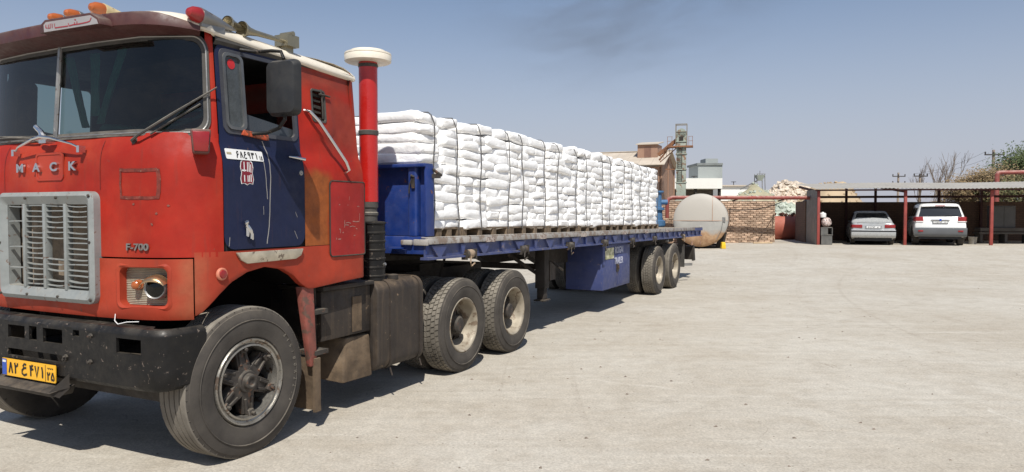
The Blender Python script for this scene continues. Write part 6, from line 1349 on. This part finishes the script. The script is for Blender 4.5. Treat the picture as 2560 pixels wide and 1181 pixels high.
# --- trees and shrubs
barkm = pm('bark', S(112,98,84), .9, var=.25, bump=.4)
def branches(b, p, d, L, r, depth, rng, tips, spread=.55, up=.12):
    q = p+d*L; mid = p.lerp(q, .5)+Vector((rng.uniform(-1, 1), rng.uniform(-1, 1), 0))*L*.07
    b.tube([p, mid, q], [r, r*.85, r*.68], 5 if depth > 1 else 4, cap=False)
    if depth == 0: tips.append(q); return
    if depth <= 2: tips.append(mid)
    for k in range(rng.choice((2, 3, 3)) if depth > 1 else 3):
        nd = (d+Vector((rng.uniform(-1, 1), rng.uniform(-1, 1), rng.uniform(-.3, .6)))*spread+Vector((0, 0, up))).normalized()
        branches(b, p.lerp(q, rng.uniform(.6, 1)), nd, L*rng.uniform(.62, .85), r*.62, depth-1, rng, tips, spread, up)
def tree(name, u, Y, H, label, seed, depth, leaf=None, nleaf=0, lsz=.05, clump=.4, spread=.55, stems=1, r0=.07, first=.33, group=None, up=.12):
    rng = random.Random(seed); g0 = at(u, 530, Y); o = empty(name, (g0.x, g0.y, .2)); tag(o, label, name.split('_')[-1], group)
    b = MB(); tips = []
    for s_ in range(stems):
        dd = Vector((rng.uniform(-.35, .35), rng.uniform(-.3, .3), 1)).normalized() if stems > 1 else Vector((rng.uniform(-.1, .1), 0, 1)).normalized()
        branches(b, Vector((rng.uniform(-.2, .2), rng.uniform(-.2, .2), 0))*(stems > 1), dd, H*first, r0, depth, rng, tips, spread, up)
    b.build('trunk', barkm, o, 60)
    if nleaf:
        V, F = [], []
        for i in range(nleaf):
            t = rng.choice(tips); c_ = t+Vector((rng.gauss(0, clump), rng.gauss(0, clump), rng.gauss(0, clump*.8)))
            if c_.z < .15: continue
            a_ = Vector((rng.uniform(-1, 1), rng.uniform(-1, 1), rng.uniform(-1, 1))).normalized(); e_ = a_.orthogonal().normalized(); s_ = lsz*rng.uniform(.6, 1.5); n_ = len(V)
            V += [c_-a_*s_, c_+e_*s_*.45, c_+a_*s_, c_-e_*s_*.45]; F.append((n_, n_+1, n_+2, n_+3))
        m_ = MB(); m_.add(V, F); m_.build('crown', leaf, o, 0, fix=False)
    return o
def leafm(name, c1, c2): 
    m = NT(name); v = m.mapped(); m.L(m.mix(m.ramp(m.noise(v, 1.6, 4), .3, .7), c1, c2), m.b.inputs['Base Color']); m.b.inputs['Roughness'].default_value = .8; m.b.inputs['Specular IOR Level'].default_value = .2; return m.m
dry = leafm('dry_leaf', S(150,128,96), S(120,104,78)); olive = leafm('olive_leaf', S(92,98,66), S(118,112,80)); darkgreen = leafm('dark_leaf', S(62,76,48), S(96,104,68))
gb_ = 'bare trees beyond the carport'
tree('bare_tree', 2300, 46, 5.3, 'thin bare tree left of the others beyond the carport', 21, 4, spread=.34, r0=.05, group=gb_)
tree('bare_tree', 2335, 44, 6.0, 'tallest bare tree rising beyond the middle of the carport', 34, 4, spread=.36, r0=.055, stems=2, group=gb_)
tree('bare_tree', 2352, 47, 5.2, 'low spreading bare tree right of the tallest bare one', 5, 4, spread=.42, r0=.045, stems=2, group=gb_)
gs_ = 'dry shrubs beyond the carport'
for i, (u, Y, H, nl, lab, lf) in enumerate([(2392, 41, 3.2, 2200, 'sparse dry shrub, leftmost of the brown thicket', dry), (2420, 40, 3.5, 4200, 'dry brown shrub second from left in the thicket', dry), (2450, 40, 4.0, 6500, 'dry brown shrub in the middle of the thicket', dry), (2488, 39.5, 4.3, 7500, 'dry brown shrub behind the red pipe gantry upright', dry), (2530, 39, 3.6, 8000, 'olive grey shrub low under the red pipe gantry', olive)]):
    tree('dry_shrub', u, Y, H, lab, 50+i, 4, lf, nl, .055, .26, .6, 5, .035, .34, gs_)
tree('green_tree', 2556, 43, 6.2, 'dark green leafy tree rising at the right edge', 77, 5, darkgreen, 15000, .07, .40, .6, 2, .10, .30)
tree('green_tree', 2640, 41, 5.2, 'dark green leafy tree mostly beyond the right edge', 78, 5, darkgreen, 9000, .07, .40, .6, 2, .10, .30)
# ================================================================ dark smoke drifting high above the plant
sc_ = at(1570, 8, 150); b = MB(); n_ = 16
b.grid([[Vector((math.cos(2*math.pi*i/24)*math.sin(math.pi*j/n_), math.sin(2*math.pi*i/24)*math.sin(math.pi*j/n_), -math.cos(math.pi*j/n_))) for j in range(n_+1)] for i in range(24)], close_u=True)
m = NT('smoke_volume'); m.t.nodes.remove(m.b); v = m.mapped()
ln = m.n('ShaderNodeVectorMath', operation='LENGTH'); m.L(v, ln.inputs[0])
fall = m.ramp(ln.outputs['Value'], .15, 1.0, 1, 0)
nz_ = m.noise(m.mapped((1.3, 1.0, 1.9)), 1.9, 6, .62, .9)
dens = m.math('MULTIPLY', m.math('MULTIPLY', fall, m.ramp(nz_, .40, .72)), .058)
pv = m.n('ShaderNodeVolumePrincipled'); pv.inputs['Color'].default_value = (.30, .31, .34, 1); m.L(dens, pv.inputs['Density']); m.L(pv.outputs[0], m.out.inputs['Volume'])
sm_ = b.build('smoke', m.m, None, 60, loc=sc_, rot=(0, R(-12), 0)); sm_.scale = (44, 16, 22)
tag(sm_, 'thin dark smoke drifting high in the sky', 'smoke', kind='stuff')
